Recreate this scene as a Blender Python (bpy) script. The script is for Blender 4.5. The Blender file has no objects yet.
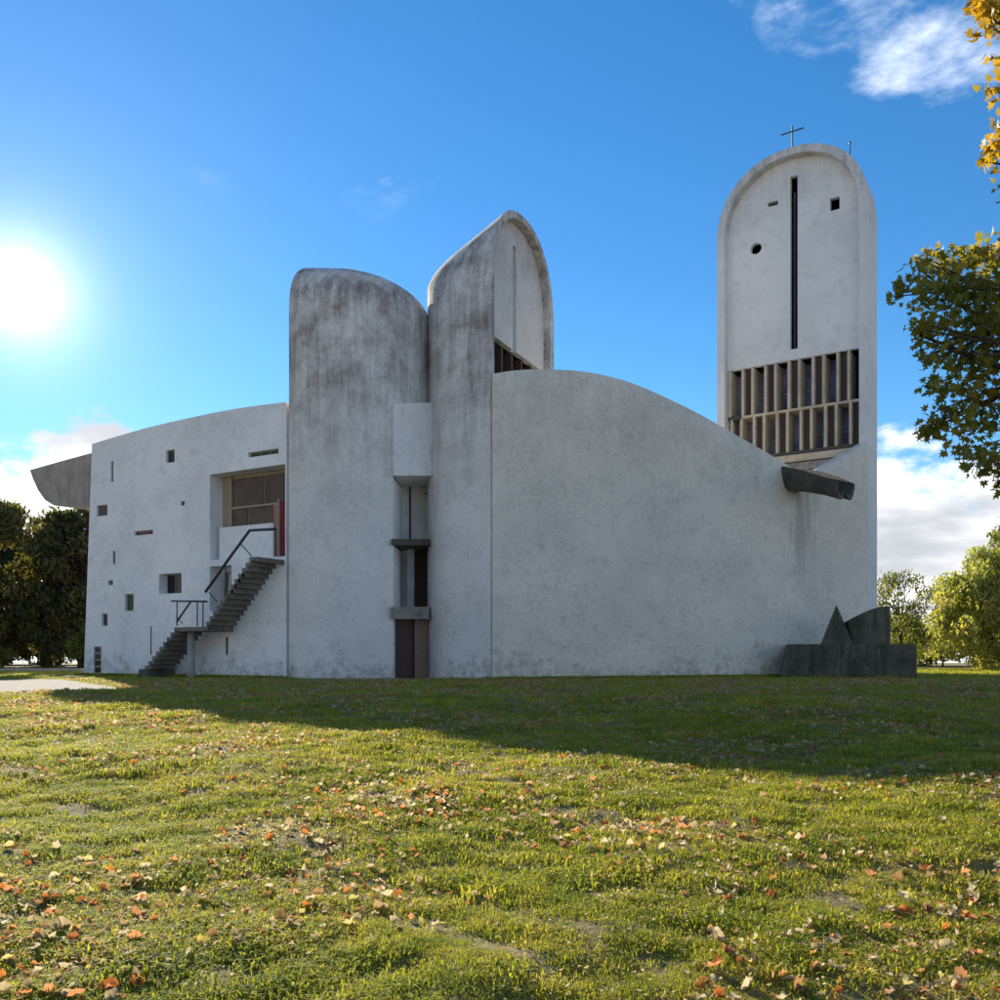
import bpy, bmesh, math, random
import numpy as np
from mathutils import Vector, Matrix
random.seed(7); rng = np.random.default_rng(7)
S = bpy.context.scene
COL = S.collection
R = math.radians

# ------------------------------------------------------------------ camera
F = 900.0; CX = 500.0; HY = 655.0; EYE = 0.8       # focal length (px of 1000), horizon row, eye height over the chapel's base
cam = bpy.data.cameras.new('camera'); cam_o = bpy.data.objects.new('camera', cam); COL.objects.link(cam_o)
cam_o.location = (0, 0, EYE); cam_o.rotation_euler = (R(90), 0, 0)
cam.sensor_width = 36; cam.lens = 36*F/1000; cam.shift_y = (HY-500)/1000
cam.clip_start = 0.05; cam.clip_end = 6000
S.camera = cam_o

# ------------------------------------------------------------------ sun, sky
SUN = Vector(((20-CX)/F, 1.0, (HY-290)/F)).normalized()
sun_el = math.asin(SUN.z); sun_az = math.atan2(SUN.x, SUN.y)
sl = bpy.data.lights.new('sun', 'SUN'); sl.energy = 5.0; sl.angle = R(0.6); sl.color = (1.0, 0.90, 0.74)
so = bpy.data.objects.new('sun', sl); COL.objects.link(so); so.location = SUN*200
so.rotation_euler = SUN.to_track_quat('Z', 'Y').to_euler()

W = bpy.data.worlds.new('World'); S.world = W; W.use_nodes = True
def world():
    nt = W.node_tree; N = nt.nodes; L = nt.links; N.clear()
    def n(t, **k):
        o = N.new(t)
        for a, b in k.items(): setattr(o, a, b)
        return o
    def m(op, a, b=None, c=None, clamp=False):
        o = n('ShaderNodeMath', operation=op); o.use_clamp = clamp
        for i, v in enumerate((a, b, c)):
            if v is None: continue
            if hasattr(v, 'links'): L.new(v, o.inputs[i])
            else: o.inputs[i].default_value = v
        return o.outputs[0]
    def mr(v, a, b, c=0., d=1., sm=True):
        o = n('ShaderNodeMapRange'); o.interpolation_type = 'SMOOTHSTEP' if sm else 'LINEAR'
        L.new(v, o.inputs[0])
        for i, q in enumerate((a, b, c, d)):
            if hasattr(q, 'links'): L.new(q, o.inputs[i+1])
            else: o.inputs[i+1].default_value = q
        return o.outputs[0]
    def mix(f, a, b, mode='MIX'):
        o = n('ShaderNodeMix', data_type='RGBA', blend_type=mode)
        for i, v in ((0, f), (6, a), (7, b)):
            if hasattr(v, 'links'): L.new(v, o.inputs[i])
            else: o.inputs[i].default_value = v
        return o.outputs[2]
    sky = n('ShaderNodeTexSky', sky_type='NISHITA'); sky.sun_disc = False
    sky.sun_elevation = sun_el; sky.sun_rotation = sun_az
    sky.altitude = 400; sky.air_density = 1.0; sky.dust_density = 0.0; sky.ozone_density = 3.0
    geo = n('ShaderNodeNewGeometry')
    neg = n('ShaderNodeVectorMath', operation='SCALE'); L.new(geo.outputs['Incoming'], neg.inputs[0]); neg.inputs[3].default_value = -1
    D = neg.outputs[0]
    sep = n('ShaderNodeSeparateXYZ'); L.new(D, sep.inputs[0]); z = sep.outputs[2]
    # low cumulus bank all round the horizon
    mp = n('ShaderNodeMapping'); L.new(D, mp.inputs[0]); mp.inputs['Scale'].default_value = (1, 1, 2.0); mp.inputs['Location'].default_value = (0.9, 0.0, 1.3)
    n1 = n('ShaderNodeTexNoise'); L.new(mp.outputs[0], n1.inputs['Vector'])
    n1.inputs['Scale'].default_value = 5.5; n1.inputs['Detail'].default_value = 9; n1.inputs['Roughness'].default_value = 0.55
    edge = mr(z, 0.03, 0.30, 0.62, 0.03, False)
    c1 = mr(m('ADD', m('MULTIPLY', n1.outputs[0], 0.9), edge), 0.66, 0.74)
    # grey undersides
    n2 = n('ShaderNodeTexNoise'); mp2 = n('ShaderNodeMapping'); L.new(D, mp2.inputs[0]); mp2.inputs['Scale'].default_value = (1, 1, 3.2); mp2.inputs['Location'].default_value = (4.1, 2.0, 0.45)
    L.new(mp2.outputs[0], n2.inputs['Vector']); n2.inputs['Scale'].default_value = 3.6; n2.inputs['Detail'].default_value = 7
    ccol = mix(mr(n2.outputs[0], 0.42, 0.60), (4.6, 4.6, 4.6, 1), (2.2, 2.3, 2.5, 1))
    # thin high wisps, sparse
    mp3 = n('ShaderNodeMapping'); L.new(D, mp3.inputs[0]); mp3.inputs['Rotation'].default_value = (0.2, 0.6, 0.1); mp3.inputs['Scale'].default_value = (1.0, 1.0, 2.2); mp3.inputs['Location'].default_value = WISP
    n3 = n('ShaderNodeTexNoise'); L.new(mp3.outputs[0], n3.inputs['Vector']); n3.inputs['Scale'].default_value = 2.6; n3.inputs['Detail'].default_value = 8; n3.inputs['Roughness'].default_value = 0.58
    c2 = m('MULTIPLY', m('MULTIPLY', mr(n3.outputs[0], 0.525, 0.68), mr(z, 0.42, 0.50)), 0.85)
    hs = n('ShaderNodeHueSaturation'); hs.inputs['Saturation'].default_value = SKY_SAT; hs.inputs['Value'].default_value = SKY_VAL; L.new(sky.outputs[0], hs.inputs['Color'])
    a = mix(c2, hs.outputs[0], (6.2, 6.4, 6.7, 1))
    a = mix(c1, a, ccol)
    # the sun itself with the bright air round it
    dt = n('ShaderNodeVectorMath', operation='DOT_PRODUCT'); L.new(D, dt.inputs[0]); dt.inputs[1].default_value = SUN
    ang = m('ARCCOSINE', m('MINIMUM', dt.outputs['Value'], 1.0))
    disc = m('MULTIPLY', mr(ang, 0.010, 0.030, 1, 0), 60.0)
    glow = m('MULTIPLY', m('POWER', 2.718, m('MULTIPLY', ang, -1/0.024)), 9.0)
    glow2 = m('MULTIPLY', m('POWER', 2.718, m('MULTIPLY', ang, -1/0.15)), 1.0)
    g = m('ADD', m('ADD', disc, glow), glow2)
    gc = n('ShaderNodeVectorMath', operation='SCALE'); gc.inputs[0].default_value = (1.0, 0.96, 0.9); L.new(g, gc.inputs[3])
    a = mix(1.0, a, gc.outputs[0], 'ADD')
    bg = n('ShaderNodeBackground'); bg.inputs[1].default_value = SKY_STRENGTH; L.new(a, bg.inputs[0])
    out = n('ShaderNodeOutputWorld'); L.new(bg.outputs[0], out.inputs[0])
SKY_STRENGTH = 0.12; SKY_SAT = 1.27; SKY_VAL = 0.62; WISP = (0.28, 0.0, 0.03)
world()
S.view_settings.view_transform = 'Standard'; S.view_settings.look = 'None'
S.view_settings.gamma = 1.0; S.view_settings.use_curve_mapping = False
S.view_settings.exposure = 1.3

# ------------------------------------------------------------------ helpers
def P(x, y, d): return Vector(((x-CX)/F*d, d, EYE+(HY-y)/F*d))      # pixel at depth d -> point
def zof(y, d): return EYE+(HY-y)/F*d

class Frame:
    """vertical plane: origin o, horizontal unit vector u, outward normal n (towards the viewer)"""
    def __init__(s, o, u):
        s.o = Vector((o[0], o[1])); s.u = Vector((u[0], u[1])).normalized(); s.n = Vector((s.u.y, -s.u.x))
        if s.n.y > 0: s.n = -s.n
    def pt(s, a, z, off=0.0):
        p = s.o+s.u*a+s.n*off; return Vector((p.x, p.y, z))
    def a(s, px, off=0.0):
        k = (px-CX)/F; q = s.o+s.n*off
        return (k*q.y-q.x)/(s.u.x-k*s.u.y)
    def at(s, px, py, off=0.0):
        a = s.a(px, off); return a, zof(py, s.pt(a, 0, off).y)
    def mat(s, a, z, off=0.0):
        p = s.pt(a, z, off)
        return Matrix(((s.u.x, -s.n.x, 0, p.x), (s.u.y, -s.n.y, 0, p.y), (0, 0, 1, p.z), (0, 0, 0, 1)))   # local x = u, y = inward, z = up

def mesh(name, V, Fc, smooth=False):
    me = bpy.data.meshes.new(name); me.from_pydata([tuple(v) for v in V], [], Fc); me.update()
    if smooth: me.polygons.foreach_set('use_smooth', [True]*len(me.polygons))
    return me
def fix_normals(me):
    bm = bmesh.new(); bm.from_mesh(me); bmesh.ops.recalc_face_normals(bm, faces=bm.faces); bm.to_mesh(me); bm.free()
def link(name, me, mat=None, parent=None, mw=None):
    o = bpy.data.objects.new(name, me); COL.objects.link(o)
    if mat is not None and me is not None and not me.materials: me.materials.append(mat)
    if parent is not None:
        o.parent = parent; o.matrix_parent_inverse = PINV[parent.name]
    if mw is not None: o.matrix_basis = mw
    w = mw if mw is not None else Matrix.Identity(4)
    PINV[o.name] = w.inverted()                      # all transforms are written in world space
    return o
PINV = {}
def thing(name, label, cat, loc=(0, 0, 0), group=None):
    o = link(name, None, mw=Matrix.Translation(loc)); tag(o, label, cat, group); return o
def tag(o, label, cat, group=None):
    o['label'] = label; o['category'] = cat
    if group: o['group'] = group
    return o
def box_me(x0, x1, y0, y1, z0, z1, bev=0.0, name='box'):
    bm = bmesh.new(); bmesh.ops.create_cube(bm, size=1)
    for v in bm.verts:
        v.co = ((x0+x1)/2+v.co.x*(x1-x0), (y0+y1)/2+v.co.y*(y1-y0), (z0+z1)/2+v.co.z*(z1-z0))
    if bev: bmesh.ops.bevel(bm, geom=bm.edges[:], offset=bev, segments=2, affect='EDGES', profile=0.5)
    me = bpy.data.meshes.new(name); bm.to_mesh(me); bm.free(); return me
def prism(poly, depth, name='prism', y0=0.0):
    """poly: list of (x,z); extruded along +y from y0 to y0+depth"""
    n_ = len(poly); V = [(x, y0, z) for x, z in poly]+[(x, y0+depth, z) for x, z in poly]
    Fc = [tuple(range(n_)), tuple(range(2*n_-1, n_-1, -1))]+[(i, i+n_, (i+1) % n_+n_, (i+1) % n_) for i in range(n_)]
    me = mesh(name, V, Fc); fix_normals(me); return me
def tube_data(pts, rad, seg=8):
    pts = [Vector(p) for p in pts]; V = []; Fc = []
    n_ = len(pts); rad = rad if hasattr(rad, '__len__') else [rad]*n_
    ref = Vector((0.3, 0.2, 0.93)).normalized()
    for i, p in enumerate(pts):
        t = (pts[min(i+1, n_-1)]-pts[max(i-1, 0)]).normalized()
        r0 = ref if abs(t.dot(ref)) < 0.95 else Vector((1, 0, 0))
        e1 = t.cross(r0).normalized(); e2 = t.cross(e1)
        for k in range(seg):
            a = 2*math.pi*k/seg; V.append(p+(e1*math.cos(a)+e2*math.sin(a))*rad[i])
    for i in range(n_-1):
        for k in range(seg):
            k2 = (k+1) % seg; Fc.append((i*seg+k, i*seg+k2, (i+1)*seg+k2, (i+1)*seg+k))
    Fc.append(tuple(range(seg))[::-1]); Fc.append(tuple(range((n_-1)*seg, n_*seg)))
    return V, Fc
def tube(pts, rad, seg=8, name='tube'):
    V, Fc = tube_data(pts, rad, seg); me = mesh(name, V, Fc, True); fix_normals(me); return me
def join(datas, name='joined', smooth=False):
    V = []; Fc = []
    for v, f in datas:
        b = len(V); V += list(v); Fc += [tuple(i+b for i in q) for q in f]
    return mesh(name, V, Fc, smooth)
def me_data(me, mw=None):
    return [(mw @ v.co if mw else v.co.copy()) for v in me.vertices], [tuple(p.vertices) for p in me.polygons]
def cut(o, cutters):
    """subtract closed meshes (world space) from the mesh of o (world space)"""
    for c in cutters:
        t = bpy.data.objects.new('cutter', c); COL.objects.link(t)
        md = o.modifiers.new('cut', 'BOOLEAN'); md.operation = 'DIFFERENCE'; md.solver = 'EXACT'; md.object = t
        bpy.context.view_layer.update()
        dg = bpy.context.evaluated_depsgraph_get()
        nm = bpy.data.meshes.new_from_object(o.evaluated_get(dg)); o.modifiers.clear()
        o.data = nm; bpy.data.objects.remove(t)
def xform(me, mw): me.transform(mw); return me
def interp(x, pts):
    xs = [p[0] for p in pts]; ys = [p[1] for p in pts]; return float(np.interp(x, xs, ys))
def smooth_interp(x, pts):
    """monotone-ish cubic through points"""
    n_ = len(pts)
    if x <= pts[0][0]: return pts[0][1]
    if x >= pts[-1][0]: return pts[-1][1]
    i = max(k for k in range(n_-1) if pts[k][0] <= x)
    def sl_(k):
        a = max(k-1, 0); b = min(k+1, n_-1); return (pts[b][1]-pts[a][1])/(pts[b][0]-pts[a][0])
    h = pts[i+1][0]-pts[i][0]; t = (x-pts[i][0])/h
    return ((2*t**3-3*t*t+1)*pts[i][1]+(t**3-2*t*t+t)*h*sl_(i)+(-2*t**3+3*t*t)*pts[i+1][1]+(t**3-t*t)*h*sl_(i+1))

# ------------------------------------------------------------------ materials
class NT:
    def __init__(s, name):
        s.m = bpy.data.materials.new(name); s.m.use_nodes = True; s.t = s.m.node_tree; s.t.nodes.clear()
        s.out = s.n('ShaderNodeOutputMaterial'); s.b = s.n('ShaderNodeBsdfPrincipled'); s.l(s.b.outputs[0], s.out.inputs[0])
        s.geo = s.n('ShaderNodeNewGeometry'); s.pos = s.geo.outputs['Position']
    def n(s, t, **k):
        o = s.t.nodes.new(t)
        for a, b in k.items(): setattr(o, a, b)
        return o
    def l(s, a, b): s.t.links.new(a, b)
    def put(s, v, i):
        if hasattr(v, 'links'): s.l(v, i)
        else: i.default_value = v
    def noise(s, scale, detail=5, rough=0.55, stretch=None, vec=None, out=0, dist=0.0):
        v = vec or s.pos
        if stretch:
            mp = s.n('ShaderNodeMapping'); s.l(v, mp.inputs[0]); mp.inputs['Scale'].default_value = stretch; v = mp.outputs[0]
        o = s.n('ShaderNodeTexNoise'); s.l(v, o.inputs['Vector']); o.inputs['Scale'].default_value = scale
        o.inputs['Detail'].default_value = detail; o.inputs['Roughness'].default_value = rough; o.inputs['Distortion'].default_value = dist
        return o.outputs[out]
    def vor(s, scale, feature='DISTANCE_TO_EDGE', vec=None):
        o = s.n('ShaderNodeTexVoronoi', feature=feature); s.l(vec or s.pos, o.inputs['Vector']); o.inputs['Scale'].default_value = scale; return o.outputs[0]
    def mr(s, v, a, b, c=0., d=1., sm=True):
        o = s.n('ShaderNodeMapRange'); o.interpolation_type = 'SMOOTHSTEP' if sm else 'LINEAR'; s.l(v, o.inputs[0])
        for i, q in enumerate((a, b, c, d)): s.put(q, o.inputs[i+1])
        return o.outputs[0]
    def mt(s, op, a, b=0.0, clamp=False):
        o = s.n('ShaderNodeMath', operation=op); o.use_clamp = clamp; s.put(a, o.inputs[0]); s.put(b, o.inputs[1]); return o.outputs[0]
    def mix(s, f, a, b, mode='MIX'):
        o = s.n('ShaderNodeMix', data_type='RGBA', blend_type=mode)
        for i, v in ((0, f), (6, a), (7, b)):
            if isinstance(v, tuple) and len(v) == 3: v = v+(1,)
            s.put(v, o.inputs[i])
        return o.outputs[2]
    def bump(s, h, strength, dist, prev=None):
        o = s.n('ShaderNodeBump'); o.inputs['Strength'].default_value = strength; o.inputs['Distance'].default_value = dist
        s.l(h, o.inputs['Height'])
        if prev: s.l(prev, o.inputs['Normal'])
        return o.outputs[0]
    def z(s):
        o = s.n('ShaderNodeSeparateXYZ'); s.l(s.pos, o.inputs[0]); return o.outputs[2]
    def fin(s, col, rough=0.9, normal=None, spec=0.3):
        s.put(col if hasattr(col, 'links') else tuple(col)+(1,), s.b.inputs['Base Color']); s.put(rough, s.b.inputs['Roughness'])
        s.b.inputs['Specular IOR Level'].default_value = spec
        if normal: s.l(normal, s.b.inputs['Normal'])
        return s.m

def stucco(name, base, dirt_col, z0, z1, dirt, crack=0.25, bumpk=1.0, drip=None):
    """sprayed lime-washed render; rain streaks and lichen heavier between heights z0..z1"""
    t = NT(name)
    big = t.noise(0.35, 6, 0.6); mid = t.noise(2.2, 6, 0.62); fine = t.noise(9.0, 6, 0.65)
    col = t.mix(t.mr(big, 0.35, 0.7), base, tuple(c*k for c, k in zip(base, (0.86, 0.87, 0.88))))
    col = t.mix(t.mr(mid, 0.48, 0.74, 0, 0.38), col, tuple(c*0.60 for c in base))
    patch_ = t.mr(t.noise(0.45, 7, 0.7), 0.36, 0.66, 0.12, 1.0)
    col = t.mix(t.mt('MULTIPLY', patch_, t.mr(fine, 0.42, 0.66, 0, 0.34*bumpk if bumpk > 0.7 else 0.15)), col, tuple(c*0.62 for c in base))
    # streaks run down from the tops
    streak = t.noise(1.0, 7, 0.65, stretch=(4.0, 4.0, 0.35), dist=0.6); lich = t.noise(0.75, 10, 0.72)
    hz = t.mr(t.z(), z0, z1)
    f = t.mt('MULTIPLY', hz, t.mr(t.mt('ADD', t.mt('MULTIPLY', streak, 0.40), t.mt('MULTIPLY', lich, 0.70)), 0.38, 0.76))
    col = t.mix(t.mt('MULTIPLY', f, dirt, True), col, dirt_col)
    # dark specks in the colour stand in for shaded pits
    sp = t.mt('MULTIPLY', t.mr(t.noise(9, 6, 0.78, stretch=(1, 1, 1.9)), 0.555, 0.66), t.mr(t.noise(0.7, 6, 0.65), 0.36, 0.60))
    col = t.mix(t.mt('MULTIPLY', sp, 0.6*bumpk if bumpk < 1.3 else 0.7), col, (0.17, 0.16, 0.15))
    # hairline cracks in a few places
    wob = t.n('ShaderNodeVectorMath', operation='ADD'); t.l(t.pos, wob.inputs[0])
    nz = t.n('ShaderNodeTexNoise'); t.l(t.pos, nz.inputs['Vector']); nz.inputs['Scale'].default_value = 0.8; nz.inputs['Detail'].default_value = 5; t.l(nz.outputs[1], wob.inputs[1])
    cr = t.mt('MULTIPLY', t.mr(t.vor(0.22, vec=wob.outputs[0]), 0.0, 0.004, 1, 0), t.mr(t.noise(0.4, 3), 0.52, 0.60))
    col = t.mix(t.mt('MULTIPLY', cr, crack), col, (0.10, 0.10, 0.10))
    # splash and moss at the foot
    if drip:                                   # old water stain below the spout
        gx_, gy_, gz_ = drip; sx_ = t.n('ShaderNodeSeparateXYZ'); t.l(t.pos, sx_.inputs[0])
        dx_ = t.mt('ABSOLUTE', t.mt('ADD', t.mt('SUBTRACT', sx_.outputs[0], gx_), t.mt('MULTIPLY', t.mt('SUBTRACT', t.noise(0.9, 5, 0.6), 0.5), 1.6)))
        dm = t.mt('MULTIPLY', t.mr(dx_, 0.15, 0.85, 1, 0), t.mt('MULTIPLY', t.mr(sx_.outputs[2], gz_-4.5, gz_-0.4), t.mr(streak, 0.30, 0.62)))
        col = t.mix(t.mt('MULTIPLY', dm, 0.5), col, (0.16, 0.145, 0.115))
    zz_ = t.mt('SUBTRACT', t.z(), t.mr(t.noise(0.55, 6, 0.7), 0.38, 0.72, 0, 1.3))
    ft = t.mt('MULTIPLY', t.mr(zz_, -0.1, 0.55, 1, 0), t.mr(t.noise(3.2, 7, 0.75), 0.40, 0.64))
    col = t.mix(t.mt('MULTIPLY', ft, 0.5), col, (0.15, 0.155, 0.12))
    nb = t.bump(fine, 0.75*bumpk, 0.045); nb = t.bump(t.noise(30, 3, 0.6), 0.5*bumpk, 0.012, nb); nb = t.bump(mid, 0.35*bumpk, 0.08, nb)
    return t.fin(col, 0.95, nb, 0.15)
def concrete(name, col, var=0.5, streaks=True, rough=0.9):
    t = NT(name); a = t.noise(1.7, 7, 0.65); b = t.noise(12, 5, 0.6); st = t.noise(1.0, 5, 0.6, stretch=(6, 6, 0.3))
    c = t.mix(t.mr(a, 0.35, 0.7), col, tuple(k*var for k in col))
    if streaks: c = t.mix(t.mr(st, 0.5, 0.7, 0, 0.45), c, tuple(k*0.45 for k in col))
    nb = t.bump(b, 0.4, 0.015); nb = t.bump(a, 0.3, 0.04, nb)
    return t.fin(c, rough, nb, 0.2)
def paint(name, col, rough=0.45, spec=0.4, wear=0.75):
    t = NT(name); c = t.mix(t.mr(t.noise(6, 5, 0.65), 0.4, 0.7), col, tuple(k*wear for k in col))
    return t.fin(c, rough, t.bump(t.noise(25, 3), 0.15, 0.005), spec)
def glass(name, col, rough=0.06):
    t = NT(name); nb = t.bump(t.noise(1.4, 2), 0.10, 0.05)
    t.b.inputs['IOR'].default_value = 1.5
    return t.fin(t.mix(t.mr(t.noise(1.1, 3), 0.4, 0.6), col, tuple(k*0.6 for k in col)), rough, nb, 0.16)
def leaf_mat(name, cols, trans=0.45, patch=0.8, rnd=0.35):
    """foliage that lets light through; hue varies leaf by leaf and clump by clump"""
    t = NT(name); rp = t.geo.outputs['Random Per Island']
    r = t.n('ShaderNodeValToRGB'); e = r.color_ramp.elements
    while len(e) < len(cols): e.new(0.5)
    for i, c in enumerate(cols): e[i].position = i/(len(cols)-1); e[i].color = tuple(c)+(1,)
    f = t.mt('ADD', t.mt('MULTIPLY', t.mr(t.noise(patch, 4), 0.3, 0.7), 1-rnd), t.mt('MULTIPLY', rp, rnd)); t.l(f, r.inputs[0])
    t.fin(r.outputs[0], 0.55, None, 0.3)
    tr = t.n('ShaderNodeBsdfTranslucent'); t.l(t.mix(1.0, r.outputs[0], (1.5, 1.35, 0.6), 'MULTIPLY'), tr.inputs[0])
    ms = t.n('ShaderNodeMixShader'); ms.inputs[0].default_value = trans; t.l(t.b.outputs[0], ms.inputs[1]); t.l(tr.outputs[0], ms.inputs[2]); t.l(ms.outputs[0], t.out.inputs[0])
    return t.m

M = {}
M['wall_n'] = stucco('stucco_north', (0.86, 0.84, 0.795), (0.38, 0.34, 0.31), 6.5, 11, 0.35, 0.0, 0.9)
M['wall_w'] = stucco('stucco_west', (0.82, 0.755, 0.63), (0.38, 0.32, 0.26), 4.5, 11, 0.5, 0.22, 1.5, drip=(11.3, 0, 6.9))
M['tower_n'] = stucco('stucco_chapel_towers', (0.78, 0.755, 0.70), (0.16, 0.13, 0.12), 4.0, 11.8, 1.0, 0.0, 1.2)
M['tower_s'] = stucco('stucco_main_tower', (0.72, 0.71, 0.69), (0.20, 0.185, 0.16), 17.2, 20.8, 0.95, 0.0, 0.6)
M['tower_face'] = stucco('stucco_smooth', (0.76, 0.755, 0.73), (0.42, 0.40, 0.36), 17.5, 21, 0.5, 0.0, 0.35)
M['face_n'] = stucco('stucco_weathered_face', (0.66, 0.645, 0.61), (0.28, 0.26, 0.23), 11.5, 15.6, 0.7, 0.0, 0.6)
M['conc'] = concrete('bare_concrete', (0.33, 0.31, 0.27))
M['conc_fin'] = concrete('concrete_fins', (0.58, 0.50, 0.37), 0.75, True)
M['conc_dark'] = concrete('dark_weathered_concrete', (0.115, 0.105, 0.085), 0.55)
M['conc_cist'] = concrete('cistern_concrete', (0.10, 0.095, 0.07), 0.6)
def lichen_concrete():
    t = NT('cistern_lichen'); a = t.noise(1.3, 7, 0.7); b = t.noise(7, 6, 0.7); st = t.noise(1.0, 6, 0.6, stretch=(5, 5, 0.4)); bd = t.n('ShaderNodeTexWave'); bd.bands_direction = 'Z'; bd.inputs['Scale'].default_value = 1.6; bd.inputs['Distortion'].default_value = 0.4
    t.l(t.pos, bd.inputs['Vector'])
    c_ = t.mix(t.mr(a, 0.35, 0.68), (0.125, 0.12, 0.085), (0.06, 0.062, 0.042)); c_ = t.mix(t.mr(b, 0.56, 0.68, 0, 0.6), c_, (0.19, 0.19, 0.13)); c_ = t.mix(t.mr(st, 0.5, 0.66, 0, 0.6), c_, (0.035, 0.035, 0.026))
    nb = t.bump(b, 0.5, 0.03); nb = t.bump(bd.outputs[1], 0.35, 0.02, nb); return t.fin(c_, 0.95, nb, 0.1)
M['conc_cist'] = lichen_concrete()
M['roof'] = concrete('roof_concrete', (0.38, 0.325, 0.265), 0.72)
M['stair'] = concrete('stair_concrete', (0.20, 0.185, 0.15), 0.55)
M['iron'] = paint('dark_iron', (0.045, 0.047, 0.05))
M['post'] = concrete('painted_post', (0.36, 0.36, 0.36), 0.7)
M['glass'] = glass('window_glass', (0.03, 0.032, 0.034))
M['glass_brown'] = glass('brown_reflection_glass', (0.085, 0.055, 0.04), 0.12)  # warm reflection put into the brown base colour
M['glass_blue'] = glass('blue_reflection_glass', (0.22, 0.23, 0.42))  # blue-violet reflection painted into the base colour of the panes
M['glass_green'] = glass('green_glass', (0.03, 0.09, 0.03), 0.25)
M['red'] = paint('red_enamel', (0.20, 0.022, 0.03), 0.6, 0.2)
M['pink'] = paint('lit_red_panel', (0.34, 0.19, 0.165), 0.7, 0.15)  # lit part of the red door, its light put into a pinkish colour
M['redglass'] = glass('red_glass', (0.16, 0.02, 0.06), 0.25)
M['frame'] = paint('wood_frame', (0.36, 0.28, 0.18), 0.6)
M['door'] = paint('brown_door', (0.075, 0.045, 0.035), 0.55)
M['door_l'] = paint('light_brown_panel', (0.24, 0.165, 0.125), 0.6)
M['black'] = paint('recess_shade', (0.02, 0.02, 0.02), 0.8)  # near-black colour painted for the shade behind the tower openings

# ------------------------------------------------------------------ terrain
_rs = np.random.default_rng(11)
_waves = [(f, _rs.uniform(0, 6.28), _rs.uniform(0, 6.28), _rs.uniform(0, 6.28)) for f in (0.35, 0.5, 0.8, 1.1, 1.7, 2.3, 3.3, 4.6, 6.5, 9.0, 5.2, 7.7)]
def ground_z(x, y):
    x = np.asarray(x, float); y = np.asarray(y, float)
    prof = np.interp(y, [-60, -10, 0, 3, 6, 8, 10, 13, 16, 22, 90, 700, 4000], [-6, -1.1, -0.62, -0.47, -0.34, -0.27, -0.22, -0.09, -0.02, 0, 0, -9, -70])
    far = np.abs(x); prof = prof-np.interp(far, [0, 45, 700, 4000], [0, 0, -0, 60])*0.2
    b = 0
    for f, p, q, th in _waves:
        b = b+np.sin((x*np.cos(th)+y*np.sin(th))*f*1.9+p)*np.sin((-x*np.sin(th)+y*np.cos(th))*f*1.5+q)*(0.030 if f < 0.6 else 0.017)/(f**0.5)
    fade = np.clip((26-y)/12, 0, 1)*np.clip((y+20)/10, 0, 1)*np.clip((30-far)/10, 0, 1)
    return prof+b*(0.12+0.88*fade)*np.where(y > 60, 0.3, 1)*np.clip(1.15-np.clip((y-18)/8, 0, 1), 0.12, 1)
def axis(cuts):
    out = []
    for a, b, s in cuts: out += list(np.arange(a, b, s))
    return np.array(out+[cuts[-1][1]])
gx = axis([(-4000, -600, 400), (-600, -60, 40), (-60, -24, 3), (-24, -9, 0.5), (-9, 9, 0.09), (9, 26, 0.5), (26, 60, 3), (60, 600, 40), (600, 4000, 400)])
gy = axis([(-60, -4, 4), (-4, 2, 0.5), (2, 14, 0.09), (14, 30, 0.3), (30, 90, 3), (90, 600, 40), (600, 4000, 400)])
X, Y = np.meshgrid(gx, gy); Z = ground_z(X, Y)
nx, ny = len(gx), len(gy)
V = np.stack([X, Y, Z], -1).reshape(-1, 3)
ii = (np.arange(ny-1)[:, None]*nx+np.arange(nx-1)[None]).ravel()
quads = np.stack([ii, ii+1, ii+nx+1, ii+nx], 1)
def np_mesh(name, V, Fq, smooth=True):
    k = Fq.shape[1]; me = bpy.data.meshes.new(name); me.vertices.add(len(V)); me.vertices.foreach_set('co', np.ascontiguousarray(V, np.float32).ravel())
    me.loops.add(Fq.size); me.loops.foreach_set('vertex_index', np.ascontiguousarray(Fq, np.int32).ravel())
    me.polygons.add(len(Fq)); me.polygons.foreach_set('loop_start', np.arange(0, Fq.size, k, dtype=np.int32)); me.polygons.foreach_set('loop_total', np.full(len(Fq), k, np.int32))
    if smooth: me.polygons.foreach_set('use_smooth', np.ones(len(Fq), bool))
    me.update(); me.validate(); return me
def soil():
    t = NT('lawn_soil'); a = t.noise(0.7, 6, 0.6); b = t.noise(9, 6, 0.7); c = t.noise(45, 4, 0.7)
    col = t.mix(t.mr(b, 0.35, 0.7), (0.17, 0.155, 0.055), (0.28, 0.21, 0.11)); col = t.mix(t.mr(a, 0.45, 0.7, 0, 0.6), col, (0.20, 0.15, 0.09))
    col = t.mix(t.mr(c, 0.55, 0.7, 0, 0.5), col, (0.035, 0.03, 0.02))
    nb = t.bump(b, 0.7, 0.05); nb = t.bump(c, 0.8, 0.02, nb); return t.fin(col, 0.95, nb, 0.1)
M['soil'] = soil()
g = link('ground', np_mesh('ground', V, quads), M['soil']); g['kind'] = 'structure'; g['label'] = 'grassy hilltop ground sloping gently up to the chapel'

def gravel():
    t = NT('gravel'); a = t.noise(40, 4, 0.7); b = t.noise(2, 5)
    col = t.mix(t.mr(a, 0.35, 0.7), (0.24, 0.225, 0.20), (0.12, 0.11, 0.095)); col = t.mix(t.mr(b, 0.45, 0.7, 0, 0.6), col, (0.13, 0.12, 0.075))
    return t.fin(col, 0.95, t.bump(a, 0.7, 0.02), 0.15)
M['gravel'] = gravel()
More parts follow.
